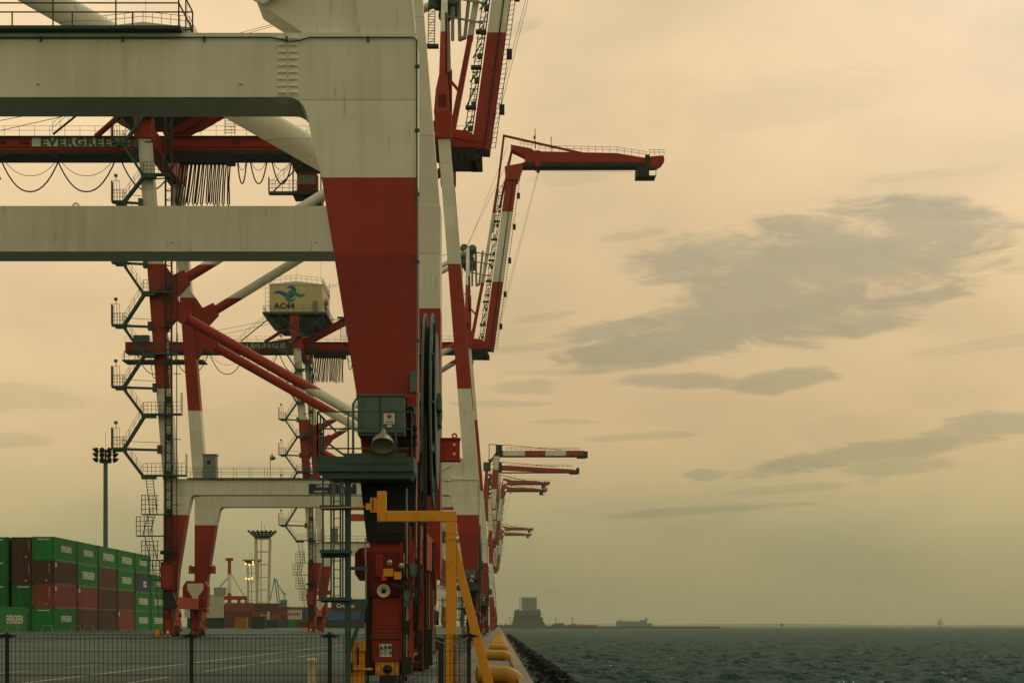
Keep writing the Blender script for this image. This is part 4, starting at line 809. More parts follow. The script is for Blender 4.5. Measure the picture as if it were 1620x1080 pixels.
# name of the third crane's machinery house: logo and number
def house_logo():
    c3 = cranes[2]; ORG[0] = c3.location
    hs = [o for o in c3.children if o.name.startswith('machinery_house')][0]
    yf = 393+1.-.03
    def ribbon(pts, wid, mat):
        n = 28; P = []
        for i in range(n+1):
            t = i/n*(len(pts)-1); k = min(int(t), len(pts)-2); f = t-k
            p0 = pts[max(k-1, 0)]; p1 = pts[k]; p2 = pts[k+1]; p3 = pts[min(k+2, len(pts)-1)]
            P.append(tuple(.5*((2*b)+(-a+c)*f+(2*a-5*b+4*c-d)*f*f+(-a+3*b-3*c+d)*f**3) for a, b, c, d in zip(p0, p1, p2, p3)))
        b = MB(); up = []; dn = []
        for i in range(n+1):
            a = P[max(i-1, 0)]; c = P[min(i+1, n)]; dx_, dz_ = c[0]-a[0], c[1]-a[1]; l = math.hypot(dx_, dz_); w = wid*max(.04, math.sin(math.pi*min(1, max(0, i/n)))**.6)
            up.append((P[i][0]-dz_/l*w, P[i][1]+dx_/l*w)); dn.append((P[i][0]+dz_/l*w, P[i][1]-dx_/l*w))
        for i in range(n): b.prism([up[i], up[i+1], dn[i+1], dn[i]], yf-.02, yf)
        b.build('house_emblem', mat, hs)
    S = lambda x, y: ((x-790)/8.37, (990-y)/8.37)
    ribbon([S(433,465), S(440,462), S(449,465), S(457,470), S(463,466), S(466,459), S(461,454), S(454,456)], .42, 'logob')
    yf -= .03
    ribbon([S(483,465), S(476,468), S(468,465), S(462,462), S(457,466), S(455,473), S(461,476), S(468,472)], .42, 'logog')
    text('house_number', 'AC44', 1.55, 'letb', ((450-790)/8.37, 393+.95, (990-484.5)/8.37), FACE_CAM, hs, sx=1.05, bold=.05, depth=.01)
house_logo()

# ------------------------------------------------------------------ the other pattern of crane, farther along
def make_far_crane(D, lab, banded_jib):
    C = thing('quay_crane', (-18, D+12, 0), lab, 'crane', 'older pattern quay cranes')
    def bl(b, n, m, p=C): b.v = [(x, y+D, z) for x, y, z in b.v]; return b.build(n, m, p)
    for (y0, y1) in ((0, 1.6), (22, 23.6)):
        for x in (-3, -35):
            b = MB(); b.hull([(x-.9,y0,-1.5),(x+.9,y0,-1.5),(x+.9,y1,-1.5),(x-.9,y1,-1.5)],[(x-1.6,y0,52),(x-.2,y0,52),(x-.2,y1,52),(x-1.6,y1,52)]); bl(b, 'leg', 'band')
        b = MB(); b.box(-35,-3,y0,y1,13,15); bl(b, 'portal_beam', 'band')
        b = MB(); b.tube((-35,y0+.8,34),(-4,y0+.8,16),.5,0,10); bl(b, 'diagonal_brace', 'band')
    b = MB(); b.box(-70,-3,8,14,48,51); bl(b, 'girder', 'red')
    b = MB(); b.hull([(-7,8,51),(-5,8,51),(-5,14,51),(-7,14,51)],[(-5.6,10,66),(-4.6,10,66),(-4.6,12,66),(-5.6,12,66)]); b.box(-6.6,-3.6,9,13,64,67.5,1); bl(b, 'mast', ['red','green'])
    b = MB(); b.hull([(-4,9,48),(-1.6,9,48),(-1.6,13,48),(-4,13,48)],[(-2.4,9,70),(-.1,9,70),(-.1,13,70),(-2.4,13,70)]); bo = bl(b, 'boom', banded('short_boom_paint', [50, 58, 66], seams=False))
    b = MB()
    for z in range(46, 70, 2): b.beam((-4.8,9,z),(-3.2+.07*(z-48),9,z+1),.25); b.box(-4.6,-3.8,9,10,z,z+.8)
    b.beam((-4.6,9,46),(-3.6,9,69),.2); b.beam((-1.5,9,48),(.1,9,70),.25); bl(b, 'boom_ladder', 'green', bo)
    b = MB(); b.box(.3,35,9.5,12.5,70.2,72.3) if banded_jib else b.prism([(.3,71),(33,69.6),(35,69.6),(35,71),(33,71.4),(.3,73.2)],9.5,12.5)
    m = banded('level_jib_paint', [8+18-35.3, 16+18-35.3+8, 0], axis=0, seams=False)
    j = bl(b, 'jib', banded('level_jib_paint', [18+1.5, 18+10.5, 18+19, 18+27.5], axis=0, seams=False) if banded_jib else 'red')
    b = MB(); b.box(35,36.4,9,13,69.4,72,0); b.box(32,35.5,9,13,69.2,69.9,0); b.box(-1.5,1.2,9,13,70,74.5,0); b.box(.3,35,9.4,12.6,69.7,70.1,0); bl(b, 'jib_fittings', 'dark', j)
    b = MB(); b.rail([(3,9.5,72.4),(33,9.5,72.2)],1.2,2,.09); b.beam((-4.2,11,66),(-4.2,11,75),.3,m=1); b.beam((-4.2,11,75),(2,11,74.6),.3,m=1); b.beam((2,11,74.8),(26,11,72.6),.2,m=1); b.beam((-5,11,66),(0,11,73),.9,m=1); bl(b, 'jib_railing', ['green','red'], j)
    return C
make_far_crane(850, 'distant crane whose level jib is banded red and white, topmost of the four distant tips', True)
make_far_crane(940, 'distant crane with plain red level jib, just under the banded one', False)

# ------------------------------------------------------------------ shipping containers
cont_cache = {}
def container_mesh(key, Lx, Ly, H=2.59):
    """corrugated box with posts, rails and castings; long side along y"""
    k = (key, Lx, Ly)
    if k in cont_cache: return cont_cache[k]
    b = MB(0); hx, hy = Lx/2, Ly/2; r = .10
    b.box(-hx+.02,hx-.02,-hy+.02,hy-.02,H-.06,H-.02,0)
    def corr(axis, sgn, n):
        half = hy if axis == 'x' else hx; W2 = half-.12; v = []; st = 2*W2/n
        for i in range(n):
            for (f, d) in ((0,0),(.25,0),(.5,.045),(.75,.045)):
                u = -W2+(i+f)*st; off = sgn*((hx if axis == 'x' else hy)-.03-d)
                for z in (.14, H-.1): v.append((off, u, z) if axis == 'x' else (u, off, z))
        b.add(v, [(2*i, 2*i+2, 2*i+3, 2*i+1) for i in range(len(v)//2-1)], 0)
    nl = max(6, int(Ly/.28)); ns = max(6, int(Lx/.28))
    corr('x', 1, nl); corr('x', -1, nl); corr('y', -1, ns); corr('y', 1, ns)
    for sx in (-1,1):
        for sy in (-1,1):
            x = sx*(hx-.06); y = sy*(hy-.06); b.box(x-.06,x+.06,y-.06,y+.06,0,H,0); x = sx*(hx-.08); y = sy*(hy-.08); b.box(x-.09,x+.09,y-.095,y+.095,0,.12,1); b.box(x-.09,x+.09,y-.095,y+.095,H-.12,H+.003,1)
        b.box(sx*(hx-.05)-.045,sx*(hx-.05)+.045,-hy+.1,hy-.1,0,.15,0); b.box(sx*(hx-.05)-.04,sx*(hx-.05)+.04,-hy+.1,hy-.1,H-.1,H-.005,0)
    for sy in (-1,1): b.box(-hx+.1,hx-.1,sy*(hy-.05)-.045,sy*(hy-.05)+.045,0,.15,0); b.box(-hx+.1,hx-.1,sy*(hy-.05)-.04,sy*(hy-.05)+.04,H-.12,H-.005,0)
    ORG[0] = Vector((0,0,0)); o = b.build('shell', [CM[key], 'dark']); me = o.data; bpy.data.objects.remove(o); cont_cache[k] = me; return me
text_cache = {}
def cached_text(body, size, mat, sx, bold, rotkey):
    k = (body, size, mat, sx, bold, rotkey)
    if k not in text_cache:
        ORG[0] = Vector((0,0,0)); o = text('lettering', body, size, mat, (0,0,0), FACE_SEA if rotkey == 's' else FACE_CAM, None, sx=sx, bold=bold, depth=.004, zo=0); text_cache[k] = o.data; bpy.data.objects.remove(o)
    return text_cache[k]
def child(me, name, parent, loc):
    o = bpy.data.objects.new(name, me); COL.objects.link(o); o.parent = parent; o.location = loc; return o
def container(key, x, y, z, label, Lx=2.44, Ly=12.19, side=None, end=None, group='stacked shipping containers'):
    t = bpy.data.objects.new('shipping_container', None); COL.objects.link(t); t.location = (x, y, z); tag(t, label, 'container', group)
    child(container_mesh(key, Lx, Ly), 'shell', t, (0,0,0))
    if side == 'E': child(cached_text('EVERGREEN', 1.18, 'letw', 1.02, .024, 's'), 'lettering', t, (Lx/2-.015, .3, 1.3))
    elif side == 'e': child(cached_text('EVERGREEN', .95, 'letw', 1.0, .02, 's'), 'lettering', t, (Lx/2-.015, .2, 1.35))
    elif side == 'O': child(cached_text('OCL', 1.1, 'letw', 1.2, .05, 's'), 'lettering', t, (Lx/2-.015, 1.5, 1.1))
    elif side == 'm': child(cached_text('21', .62, 'letw', 1.8, .03, 's'), 'marking', t, (Lx/2-.015, -Ly/2+.95, 2.1))
    elif side == 'w': child(cached_text('WAN HAI', .9, 'diam', 1.2, .04, 'c'), 'lettering', t, (-1, -Ly/2-.01, 1.4))
    elif side == 'c': child(cached_text('Cronos', 1.5, 'letw', 1.0, .03, 'c'), 'lettering', t, (-.5, -Ly/2-.01, 1.35))
    if end: child(cached_text('EVERGREEN', .2, 'letw', 1.1, .008, 'c'), 'end_lettering', t, (0, -Ly/2-.0, 2.3))
    if key in 'bdr' and Ly > 6:
        b = MB(0); b.box(.62,.66,-Ly/2-.004,-Ly/2+.03,1.1,2.3,0); b.box(.2,.42,-Ly/2-.004,-Ly/2+.03,.28,.5,1); ORG[0] = Vector((0,0,0)); m = b.build('end_marking', ['cream','yellow']); m.parent = t; m.location = (0,0,0)
    return t
cname = {'g':'green','G':'deep green','b':'brown','r':'red-brown','d':'dark brown','n':'navy','w':'white','y':'ochre','u':'blue','k':'dark green'}
lev = ['bottom', 'second up', 'third up', 'top']
cols = [('front corner', 'gdrg', ['E','m','m','E'][::1]), ('second', 'ggrb', None), ('third', 'gbdd', None), ('fourth', 'ggbr', None), ('fifth', 'gngg', None), ('sixth', ' ggg', None), ('seventh', '  gg', None)]
sides = [['e','m','m','e'], ['e','E','m',0], ['E',0,0,0], ['E','E',0,'m'], ['e','O','E','E'], [0,'e','E','E'], [0,0,'E','E']]
BASEZ = 1.05
for i, (nm, cc, _) in enumerate(cols):
    y = 230+12.8*i+6.1; x = -48.6-1.22-(790-783)/14.3*.0-.45
    for j, ch in enumerate(cc):
        if ch == ' ': continue
        l = 3-j; lw = {'e':', EVERGREEN side', 'E':', EVERGREEN side', 'm':', marked side', 'O':', short lettering', 0:', plain side'}[sides[i][j]]
        container(ch, x, y, BASEZ+2.61*l, f'{cname[ch]} container{lw}, {lev[l]} of {nm} stack', side=sides[i][j] or None, end=(ch == 'g'))
for (x, cc, nm) in ((-52.75, 'ddgg', 'stack just left of the front corner stack'), (-55.6, 'gggg', 'leftmost stack')):
    for j, ch in enumerate(cc): container('G' if ch == 'g' else ch, x, 231+6.1, BASEZ+2.61*(3-j), f'{cname[ch]} container end, {lev[3-j]} of the {nm}', end=(ch == 'g'))
container('g', -49.6-1.22+.6, 204+6.1+.6, BASEZ-.1, 'bright green single container on the ground in front of the stacks, big white EVERGREEN letters', side='E', group='containers on the ground')

# rows seen across the yard, beyond the cranes
rnd = random.Random(21)
def far_box(key, px, s, lvl, Lx, label, side=None, dep=2.44):
    X = (px-790)/s; D = 3300/s; container(key, X+Lx/2, D+dep/2, ground_z(X)+2.61*lvl, label, Lx, dep, side=side, group='containers across the yard')
where = 'far across the yard'
far_box('w', 292, 6.6, 1.0, 6.06*1.5, f'upper white container with red letters right of the second crane leg base', 'w')
far_box('w', 292, 6.6, 2.0, 6.06*1.5, f'topmost white container with red letters right of the second crane leg base', 'w')
far_box('k', 296, 6.6, 0, 9, f'dark green container under the two white ones')
far_box('y', 371, 7.0, 0, 2.6, 'ochre container standing alone on the yard ground', dep=4)
far_box('k', 398, 7.2, 0, 2.9, 'dark green container standing just right of the ochre one', dep=4)
rows = [(356,5.1,'bbr'),(380,5.0,'krb'),(404,4.3,'nrb'),(418,4.1,'krb'),(444,4.2,'gbr'),(470,4.0,'drb'),(495,4.1,'kbr'),(518,5.2,'ku'),(546,5.1,'bu'),(330,4.8,'rbd'),(566,4.2,'rkr'),(535,4.0,'rbr')]
pos = ['first','second','third','fourth','fifth','sixth','seventh','eighth','ninth','tenth','eleventh','twelfth']
for i, (px, s, st) in enumerate(sorted(rows)):
    for l, ch in enumerate(st): far_box(ch, px, s+i*.001, l, rnd.choice((6.06, 12.19, 12.19))*(.7 if px < 360 else 1), f'{cname[ch]} container, {["ground level","second tier","third tier","fourth tier"][l]}, {pos[i]} stack from the left in the far yard')
far_box('w', 455, 5.95, .9, 3.6, 'small white container in front of the blue one in the far yard', 'w')
far_box('u', 477, 5.9, .95, 1.3, 'small bright blue box beside the small white container')
far_box('d', 524, 6.2, 1.75, 8.2, 'dark maroon container with white wordmark seen behind the ladder tower', 'c')
far_box('y', 579, 6.2, 1.6, 2.2, 'pale ochre box at the right end of the far yard row')
# low trestles in front of the near stacks
for i, (px, s) in enumerate(((75, 16.2), (120, 15.2), (141, 15.0), (181, 14.2), (212, 13.6), (20, 16.6))):
    X = (px-790)/s; D = 3300/s; t = thing('trestle', (X, D, ground_z(X)), f'low grey metal trestle before the container stacks, {pos[i]} of six by build order' , 'trestle', 'trestles by the container stacks')
    b = MB(0); zg = ground_z(X)
    b.beam((X-.5,D,zg+.75),(X+.5,D,zg+.75),.06); b.beam((X-.4,D,zg+.75),(X-.6,D-.3,zg),.05); b.beam((X+.4,D,zg+.75),(X+.6,D-.3,zg),.05); b.beam((X-.4,D,zg+.75),(X-.6,D+.3,zg),.05); b.beam((X+.4,D,zg+.75),(X+.6,D+.3,zg),.05); b.build('trestle_frame', 'grey', t)
    t['label'] = ['low grey trestle in front of the lone green container', 'low grey trestle before the foot of the front corner stack', 'low grey trestle before the second brown stack', 'low grey trestle before the third stack', 'low grey trestle before the fourth stack', 'low grey trestle nearest the left edge of the photo'][i]

# ------------------------------------------------------------------ lighting masts and far port structures
def high_mast():
    s = 10.; X = (167-790)/s; D = 330.; zb = ground_z(X); t = thing('floodlight_mast', (X, D, zb), 'tall grey pole with a ring of floodlights rising behind the container stacks', 'floodlight mast')
    top = zb+26.6; b = MB(0); b.tube((X,D,zb),(X,D,top),.42,0,16,.34); b.build('pole', 'lgreen', t)
    b = MB(0)
    for (zz, rr) in ((top-.2,.9),(top+.0,1.0),(top+1.5,1.3),): b.path([(X+rr*math.cos(a), D+rr*math.sin(a), zz) for a in np.linspace(0, 2*math.pi, 17)], .06, 0, 5)
    b.tube((X,D,top),(X,D,top+1.9),.18,0,8); b.beam((X,D,top),(X,D,top+4.6),.04)
    for zz in (top+.2, top+1.0, top+1.75): b.beam((X-1.6,D,zz),(X+1.6,D,zz),.07); b.beam((X,D-1.6,zz),(X,D+1.6,zz),.07)
    b.build('lamp_frame', 'dark', t)
    for zz in (top+.25, top+1.05, top+1.8):
        for k in range(10):
            a = 2*math.pi*k/10+.2; b = MB(0); c = (X+1.75*math.cos(a), D+1.75*math.sin(a), zz); b.lathe(c, (math.cos(a)*.6, math.sin(a)*.6, -.5), [(-.35,.12),(-.05,.3),(.15,.40),(.15,.001)], 0, 8); b.build('floodlight', 'dark', t)
high_mast()
def lattice_tower(px, base_y, top_y, s, label, lit, w=4.0):
    X = (px-790)/s; D = 3300/s; zb = ground_z(X); H = (990-top_y)/s+1.6; t = thing('lattice_light_tower', (X, D, zb), label, 'light tower')
    b = MB(0); hw = w/2
    zt = H-2.5*(1 if not lit else .8)
    for sx in (-1,1):
        for sy in (-1,1): b.beam((X+sx*hw*.72,D+sy*hw*.72,zb),(X+sx*hw,D+sy*hw,zt),.42)
    n = 7
    for k in range(1, n+1):
        z = zb+(zt-zb)*k/n; q = hw*(.72+.28*k/n)
        for sy in (-1,1): b.beam((X-q,D+sy*q,z),(X+q,D+sy*q,z),.2); b.beam((X+sy*q,D-q,z),(X+sy*q,D+q,z),.2)
        if k % 2: b.box(X-q*.5,X+q*.5,D-q*.5,D+q*.5,z,z+.15)
    b.build('lattice', 'cream2', t); b = MB(0); b.beam((X-.6,D,zb),(X-.6,D,zt),.25); b.build('ladder', 'grey', t)
    for r_ in range(4 if not lit else 3):
        b = MB(0); z = zt+.3+r_*(H-zt)/4; q = hw*(1.0+.28*r_); 
        for sy in (-1,1): b.beam((X-q,D+sy*q*.6,z),(X+q,D+sy*q*.6,z),.3)
        for sx_ in (-1,0,1): b.beam((X+sx_*q*.9,D-q*.6-.2,z),(X+sx_*q*.9,D+q*.6,z),.2)
        for k in range(7): b.box(X-q+2*q*k/6-.35,X-q+2*q*k/6+.35,D-q*.6-.5,D-q*.6+.05,z-.1,z+.55)
        b.build('lamp_row', 'dark', t)
    b = MB(0); b.beam((X-.5,D,H-.5),(X-.5,D,H+3),.12); b.beam((X+.6,D,H-.5),(X+.6,D,H+2),.12); b.build('lightning_rod', 'dark', t)
    if lit:
        for (dx_, dz_) in ((.15,-2.3),(-.35,-2.5),(-.85,-2.1),(.15,-1.3),(-.8,-8.4),(.0,-8.3),(-.4,-8.6)):
            b = MB(0); b.lathe((X+dx_*w*.7, D-hw-.9, H+dz_), (0,-1,0), [(0,.001),(0,.45),(.3,.45),(.32,.001)], 0, 10); b.build('lit_lamp', 'lit', t)
lattice_tower(416, 985, 840, 4.9, 'tall cream lattice tower topped by four unlit floodlight rows', False, 4.6)
lattice_tower(400, 985, 884, 3.67, 'shorter cream lattice tower with glowing orange floodlights', True, 4.6)
def harbour_things():
    s = 3.0; X = (363-790)/s; D = 1100.; z = ground_z(X); t = thing('harbour_chimney_rig', (X, D, z), 'red and white banded mast on a red gantry base above the far containers', 'port gantry')
    top = 105/s; b = MB(0); b.tube((X,D,z+12),(X,D,top+1.6),1.1,0,12,.9); b.build('mast', banded('rig_mast_paint', [z+18-z-.0, 29-z], seams=False), t)
    b = MB(0); b.box(X-1.9,X+1.9,D-1,D+1,top+1,top+2.6); b.build('mast_head', 'red', t)
    b = MB(0)
    for x in (-9,-6,5,9): b.box(X+x-.8,X+x+.8,D-1,D+1,z,z+16)
    b.box(X-10,X+10,D-1.2,D+1.2,z+14.5,z+16.5); b.build('gantry', 'red', t)
    b = MB(0); b.box(X-11,X-3,D-2,D+3,z+6,z+17); b.box(X-8,X-2,D-2,D+3,z+17,z+21); b.box(X-16,X-8,D,D+4,z+3,z+12); b.build('deck_house', 'bldg', t)
    b = MB(0); b.beam((X+1,D,z+28),(X+8,D,z+16),.3); b.beam((X-1,D,z+26),(X-6,D,z+20),.4); b.build('stay', 'dark', t)
    s = 2.75; X = (440-790)/s; D = 1200.; z = ground_z(X); t = thing('jib_crane', (X, D, z), 'small teal jib crane with bent arm seen above the far containers', 'crane')
    b = MB(0); b.hull([(X-.6,D,z),(X+5.6,D,z),(X+5.6,D+5,z),(X-.6,D+5,z)],[(X+.4,D,z+13.5),(X+4.6,D,z+13.5),(X+4.6,D+5,z+13.5),(X+.4,D+5,z+13.5)]); b.box(X-.8,X+5.8,D-.3,D+.1,z+8,z+8.5); b.build('pedestal', 'teal', t)
    b = MB(0); b.beam((X+1,D,z+13),(X-.6,D,z+27),.5); b.beam((X+4.4,D,z+13),(X+3.4,D,z+19.5),.5); b.beam((X+5,D,z+18.5),(X+1,D,z+22),.45); b.box(X+1.2,X+5,D,D+2,z+13,z+15.8); b.build('tower_frame', 'teal', t)
    b = MB(0); b.beam((X-.3,D,z+14),(X-2,D,z+28),.55); b.beam((X+3.,D,z+19),(X-2,D,z+28.4),.4); b.beam((X-2,D,z+28.2),(X-4.6,D,z+15.5),.5); b.build('jib', 'teal', t)
    # power plant block across the water
    s = 3300/3850; X = (835-790)/s; D = 3850.; t = thing('power_plant', (X, D, 1.6), 'stepped grey-green plant building with a tall pale block on its roof', 'building')
    b = MB(0); b.hull([(X-31,D,0),(X+33,D,0),(X+33,D+50,0),(X-31,D+50,0)],[(X-29,D,10),(X+30,D,10),(X+30,D+50,10),(X-29,D+50,10)]); b.box(X-27,X+28,D+2,D+48,10,18); b.box(X-25,X+24,D+4,D+46,18,31)
    for z in (10, 18, 24): b.box(X-28,X+28,D-1,D+2,z-.8,z)
    for k in range(9): b.box(X-26+k*6,X-23.5+k*6,D-.6,D+1.5,11,13.5); b.box(X-24+k*5.4,X-22.6+k*5.4,D+2.5,D+4,19.5,22.5)
    b.box(X-20,X-16,D+10,D+14,31,33.5); b.box(X+18,X+22,D+10,D+16,31,34); b.beam((X-23,D+6,31),(X-23,D+6,35),.5)
    b.build('hall', 'bldgd', t)
    b = MB(0); b.box(X-10,X+17,D+8,D+40,31,55,0)
    for k in range(6): b.box(X-11+k*5,X-10.2+k*5,D+7,D+8,31,55,1)
    for z in (35,40,45,50,54): b.box(X-15,X-10,D+8,D+12,z,z+.8,1)
    b.box(X-15,X-14,D+8,D+12,31,55,1); b.build('boiler_block', ['bldg','bldgd'], t)
    b = MB(0); b.beam((X+16,D+8,55),(X+16,D+8,58.5),.7); b.build('antenna', 'bldgd', t)
    for i, (px, h, lab) in enumerate(((807,17,'thin mast left of the plant building on the far shore'), (879,15,'thin mast just right of the plant building on the far shore'), (905,16,'thin mast standing right of the low orange sheds on the far shore'))):
        X = (px-790)/s; t = thing('shore_mast', (X, D-20, 1.6), lab, 'mast'); b = MB(0); b.beam((X,D-20,0),(X,D-20,h+1.6),.9); b.box(X-1.5,X+1.5,D-21,D-19,h,h+1.5); b.build('mast_pole', 'bldgd', t)
    for i, (px, w, h, m, lab) in enumerate(((876,18,6.5,'bldgd','low dark shed on the far shore right of the plant'), (903,7,5.5,'bldgd','small dark hut beside the far shore mast'), (900,40,3.2,'r','long low rust coloured stock pile on the far shore'), (930,16,3.4,'r','short rust coloured shed near the end of the far shore'))):
        X = (px-790)/s; t = thing('shore_shed', (X, D-30, 1.6), lab, 'shed'); b = MB(0); b.box(X,X+w,D-30,D-22,1,h); b.prismx([(D-30.5,h),(D-21.5,h),(D-26,h+1.2)],X,X+w); b.build('shed_body', CM['r'] if m == 'r' else m, t)
    # car carrier ship
    s = 3300/4300; X = (975-790)/s; D = 4300.; Ls = 57/s; t = thing('cargo_ship', (X+Ls/2, D, -2.5), 'grey and white vehicle carrier ship lying behind the breakwater', 'ship')
    b = MB(0); b.prism([(X,11.5),(X+2,-2.6),(X+Ls-1,-2.6),(X+Ls,8),(X+Ls-22,8.2),(X+Ls-24,10)],D,D+16); b.build('hull', 'ship', t)
    b = MB(0); b.box(X+1,X+Ls-28,D+1,D+15,9,13.6); b.box(X+3,X+12,D+1,D+15,13.5,15.5); b.build('superstructure', 'shipw', t)
    b = MB(0); b.hull([(X+Ls-26,D+3,8),(X+Ls-10,D+3,8),(X+Ls-10,D+13,8),(X+Ls-26,D+13,8)],[(X+Ls-24,D+4,14.5),(X+Ls-14,D+4,14.5),(X+Ls-14,D+12,14.5),(X+Ls-24,D+12,14.5)]); b.box(X+Ls-14,X+Ls-10,D+6,D+10,12,19.5); b.beam((X+8,D+5,15),(X+8,D+5,19),.8); b.build('funnel_house', 'ship', t)
    # sailing ship, motor boat, sea mark
    s = 3300/5200; X = (1487-790)/s; D = 5200.; t = thing('sailboat', (X, D, -2.5), 'tiny sailing boat with one large pale sail near the right horizon', 'sailboat')
    b = MB(0); b.prism([(X-9,-.5),(X-7,-2.5),(X+9,-2.5),(X+11,-.3)],D,D+4); b.build('hull', 'ship', t)
    b = MB(0); b.prism([(X+1,1),(X+13,1),(X+8,12),(X+2,23)],D+2,D+2.3); b.prism([(X-8,1),(X-.5,1),(X-.5,20)],D+2,D+2.3); b.build('sails', 'sail', t)
    b = MB(0); b.beam((X,D+2,-1),(X,D+2,26),.7); b.beam((X-6,D+2,0),(X-4,D+2,12),.5); 
    for z in (6,10,14): b.beam((X-7,D+2,z),(X,D+2,z),.5)
    b.build('mast', 'bldgd', t)
    s = 3300/3000; X = (1437-790)/s; D = 3000.; t = thing('motor_boat', (X, D, -2.5), 'tiny white motor boat left of the sailing boat', 'boat')
    b = MB(0); b.prism([(X-7,1.6),(X-5,-2.5),(X+6,-2.5),(X+6.5,.2)],D,D+4); b.build('hull', 'shipw', t); b = MB(0); b.box(X-3,X+3,D+1,D+3,.3,3); b.build('wheelhouse', 'cream', t)
    s = 3300/2500; X = (1237-790)/s; D = 2500.; t = thing('sea_mark', (X, D, -2.5), 'dark channel marker post standing in the sea', 'beacon'); b = MB(0); b.tube((X,D,-2.6),(X,D,2.6),.35,0,8); b.lathe((X,D,2.6),(0,0,1),[(0,.3),(0,1.3),(1.8,1.3),(2.2,.001)],0,10); b.build('marker_post', 'dark', t)
harbour_things()

# ------------------------------------------------------------------ quay furniture
def bollards():
    near = ['nearest', 'second nearest', 'third nearest', 'fourth nearest', 'fifth nearest', 'sixth nearest']
    spots = [58, 97, 133, 155, 175, 195, 215, 240, 270, 310, 360, 430]
    b = MB(0); ORG[0] = Vector((0,0,0))
    pts = [(-.62, 0, .27)]+[(.06+.42*math.sin(a), 0, -.10+.36*math.cos(a)) for a in np.linspace(0, math.pi/2, 10)]+[(.48, 0, -.12)]
    pts = [(x-.25+.0, y, z) for x, y, z in pts]
    b.path([(pts[0][0], 0, pts[0][2])]+[( -.30, 0, .262)]+[p for p in pts[1:]], .245, 0, 24)
    b.lathe((-.87,0,.27), (-1,0,0), [(0,.245),(.06,.2),(.08,.001)], 0, 24)
    body = b.build('curved_tube', 'yellowb'); body_me = body.data; bpy.data.objects.remove(body)
    b = MB(0); b.box(-.78,-.62,-.12,.12,0,.1); b.lathe((.23,0,.0),(0,0,1),[(.0,.33),(.04,.33),(.04,.001)],0,18); base = b.build('foot', 'yellowb'); base_me = base.data; bpy.data.objects.remove(base)
    for i, y in enumerate(spots):
        t = thing('mooring_guard', (.28, y, 0), '', 'bollard', 'yellow curved guards along the quay edge')
        t['label'] = f'{(near+["seventh nearest","eighth nearest","ninth nearest","tenth nearest","eleventh nearest","farthest"])[i]} yellow curved tube guard on the quay edge'
        child(body_me, 'curved_tube', t, (0,0,0)); child(base_me, 'foot', t, (0,0,0))
bollards()
def yellow_gate():
    D = 23.6; t = thing('gate_arm', (-.54, D, 0), 'square yellow steel post with a level arm and a slanted brace beside the quay', 'barrier frame')
    s = 139.8; q = lambda x: (x-790)/s; zz = lambda y: 1.6+(990-y)/s
    b = MB(0); b.box(q(705.5),q(722),D-.055,D+.055,0,zz(825)); b.box(q(705),q(722.5),D-.058,D+.058,zz(853),zz(851)); b.build('post', 'yellow', t, bevel=.006)
    b = MB(0); b.box(q(703.5),q(724),D-.062,D+.062,zz(853.5),zz(850.5))
    for hx in (708, 713.5, 719): b.lathe((q(hx),D-.056,zz(843)),(0,-1,0),[(0,.009),(.008,.008),(.009,.001)],0,6)
    b.build('collar', 'yellow', t)
    b = MB(0); b.box(q(611.5),q(722.3),D-.056,D+.056,zz(824.8),zz(808)); b.build('arm', 'yellow', t, bevel=.006)
    b = MB(0); b.box(q(597),q(611.3),D-.056,D+.056,zz(824.8),zz(777)); b.build('stub', 'yellow', t, bevel=.006)
    b = MB(0); x0, z0, x1 = q(722.5), zz(858), q(722.5)+(.0)
    b.prism([(q(722.2),zz(856)),(q(722.2),zz(908)),(q(799),0),(q(815.5),0)],D-.05,D+.05); b.build('brace', 'yellow', t, bevel=.006)
    b = MB(0); b.box(q(586),q(597),D-.03,D+.03,zz(810),zz(787),0); b.box(q(579),q(586),D-.025,D+.025,zz(806),zz(796),0); b.box(q(589),q(591),D-.034,D-.03,zz(797),zz(789),1); b.box(q(589),q(591),D-.034,D-.03,zz(808),zz(801),1); b.lathe((q(590),D-.03,zz(799)),(0,-1,0),[(0,.012),(.012,.01),(.013,.001)],1,8); b.build('latch', ['yellow','dark'], t)
    b = MB(0); b.tube((q(584),D,zz(801)),(q(508),D,zz(803.5)),.006,0,8); b.build('rod', 'yellow', t)
yellow_gate()
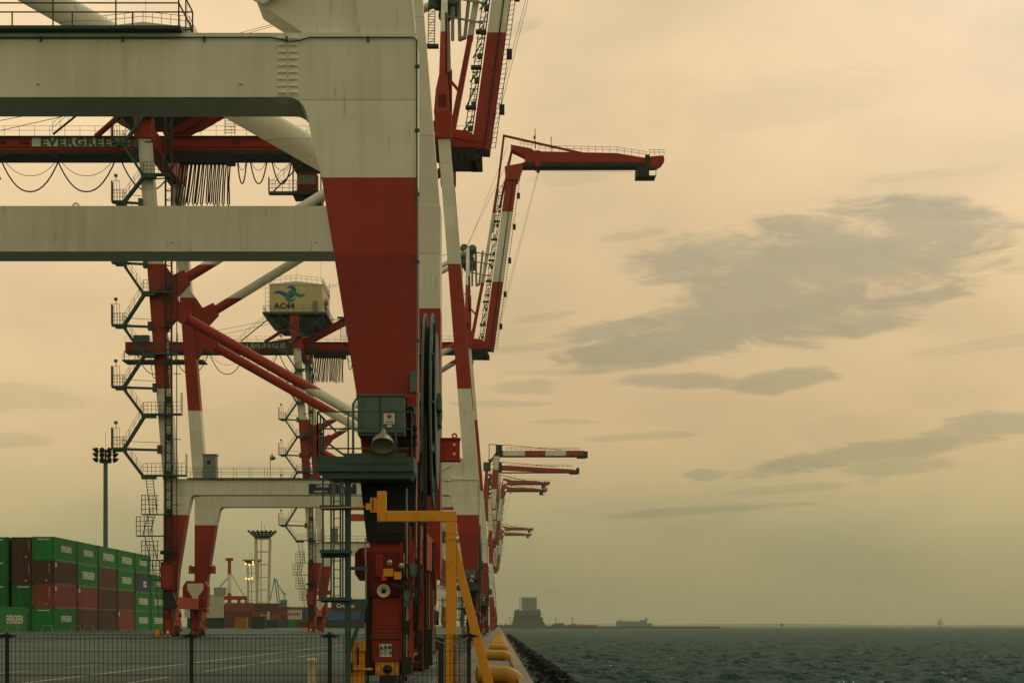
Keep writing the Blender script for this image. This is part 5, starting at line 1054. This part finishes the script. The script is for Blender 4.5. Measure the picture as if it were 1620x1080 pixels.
def fence():
    D = 22.6; t = thing('mesh_fence', (-3.3, D, 0), 'dark welded wire mesh fence across the bottom of the view', 'fence')
    px = [-9.34, -7.34, -5.34, -3.34, -1.84, -.33]
    for x in px:
        b = MB(0); b.tube((x,D+.03,0),(x,D+.03,1.525),.024,0,12); b.lathe((x,D+.03,1.525),(0,0,1),[(0,.024),(.012,.02),(.02,.001)],0,12); p = b.build('post', 'wirefence', t)
        b = MB(0)
        for z in (1.49, .95): 
            b.box(x-.05,x+.05,D-.012,D+.06,z-.012,z+.012)
            for q in (-.09,.09): b.lathe((x+q*.7,D-.01,z),(0,-1,0),[(0,.016),(.02,.014),(.022,.001)],0,8)
        b.path([(x-.10,D-.01,1.495),(x-.05,D-.02,1.505),(x,D-.02,1.515),(x+.05,D-.02,1.505),(x+.11,D-.01,1.49)],.009,0,6)
        b.build('clamp', 'wirefence', p)
    for xa, xb in zip(px[:-1], px[1:]):
        b = MB(0); n = round((xb-xa)/.05)
        for k in range(1, n): x = xa+(xb-xa)*k/n; b.beam((x,D,.03),(x,D,1.51),.0055)
        for z in (1.508, 1.47, 1.33, 1.20, 1.07, .94, .81, .68, .55, .42, .29, .16, .05): b.beam((xa,D-.004,z),(xb,D-.004,z),.006 if z > 1.45 else .0055)
        b.build('mesh_panel', 'wirefence', t)
    b = MB(0)
    t2 = thing('return_fence', (-.33, 24, 0), 'short dark mesh panel running back from the last fence post', 'fence')
    b = MB(0)
    for k in range(26): b.beam((-.35-.012*k,D+.1+k*.06,.03),(-.35-.012*k,D+.1+k*.06,1.5),.0045)
    for z in (1.49,1.36,1.23,1.1,.97,.84,.7,.5,.3): b.beam((-.35,D+.1,z),(-.66,D+1.6,z),.005)
    b.build('mesh_panel', 'wirefence', t2)
    b = MB(0); b.tube((-.68,D+1.65,0),(-.68,D+1.65,1.46),.035,0,12); b.build('post', 'wirefence', t2)
    # chain and stake
    b = MB(0); ORG[0] = Vector((-.7, D, 1.45)); n = 44
    for k in range(n):
        f = k/n; f2 = (k+1)/n; z = lambda q: 1.455+.03*q-.06*math.sin(math.pi*q); b.beam((-.70+.37*f,D-.02,z(f)),(-.70+.37*f2,D-.02,z(f2)),.018 if k % 2 else .008, .006 if k % 2 else .018)
    tag(b.build('chain', 'grey'), 'slack grey chain hung on the fence by its last post', 'chain')
    ORG[0] = Vector((-2.06, 22.9, 0)); X = -2.06; b = MB(0); b.tube((X,22.9,0),(X,22.9,1.22),.045,0,12)
    for k in range(40): a = k*.9; b.path([(X+.05*math.cos(a+q), 22.9+.05*math.sin(a+q), .05+k*.029+q*.005) for q in np.linspace(0, 2.6, 5)], .006, 0, 5)
    b.lathe((X,22.9,1.22),(0,0,1),[(0,.055),(.03,.055),(.035,.001)],0,12)
    tag(b.build('stake', 'cream2'), 'short pale wire-wrapped stake behind the fence', 'stake')
    ORG[0] = Vector((0,0,0))
fence()

# ------------------------------------------------------------------ haze
hz = MB(0); hz.box(-8000, 16000, -600, 15500, -12, 125); hb = hz.build('haze', 'dark'); hb.data.materials.clear()
m = bpy.data.materials.new('haze_air'); m.use_nodes = True; T = m.node_tree; T.nodes.clear()
pv = N('ShaderNodeVolumePrincipled', T); pv.inputs['Color'].default_value = (.86,.92,.78,1); pv.inputs['Density'].default_value = .00005; pv.inputs['Anisotropy'].default_value = .2
mo = N('ShaderNodeOutputMaterial', T); L(pv.outputs[0], mo.inputs['Volume'], T); hb.data.materials.append(m); tag(hb, kind='stuff')
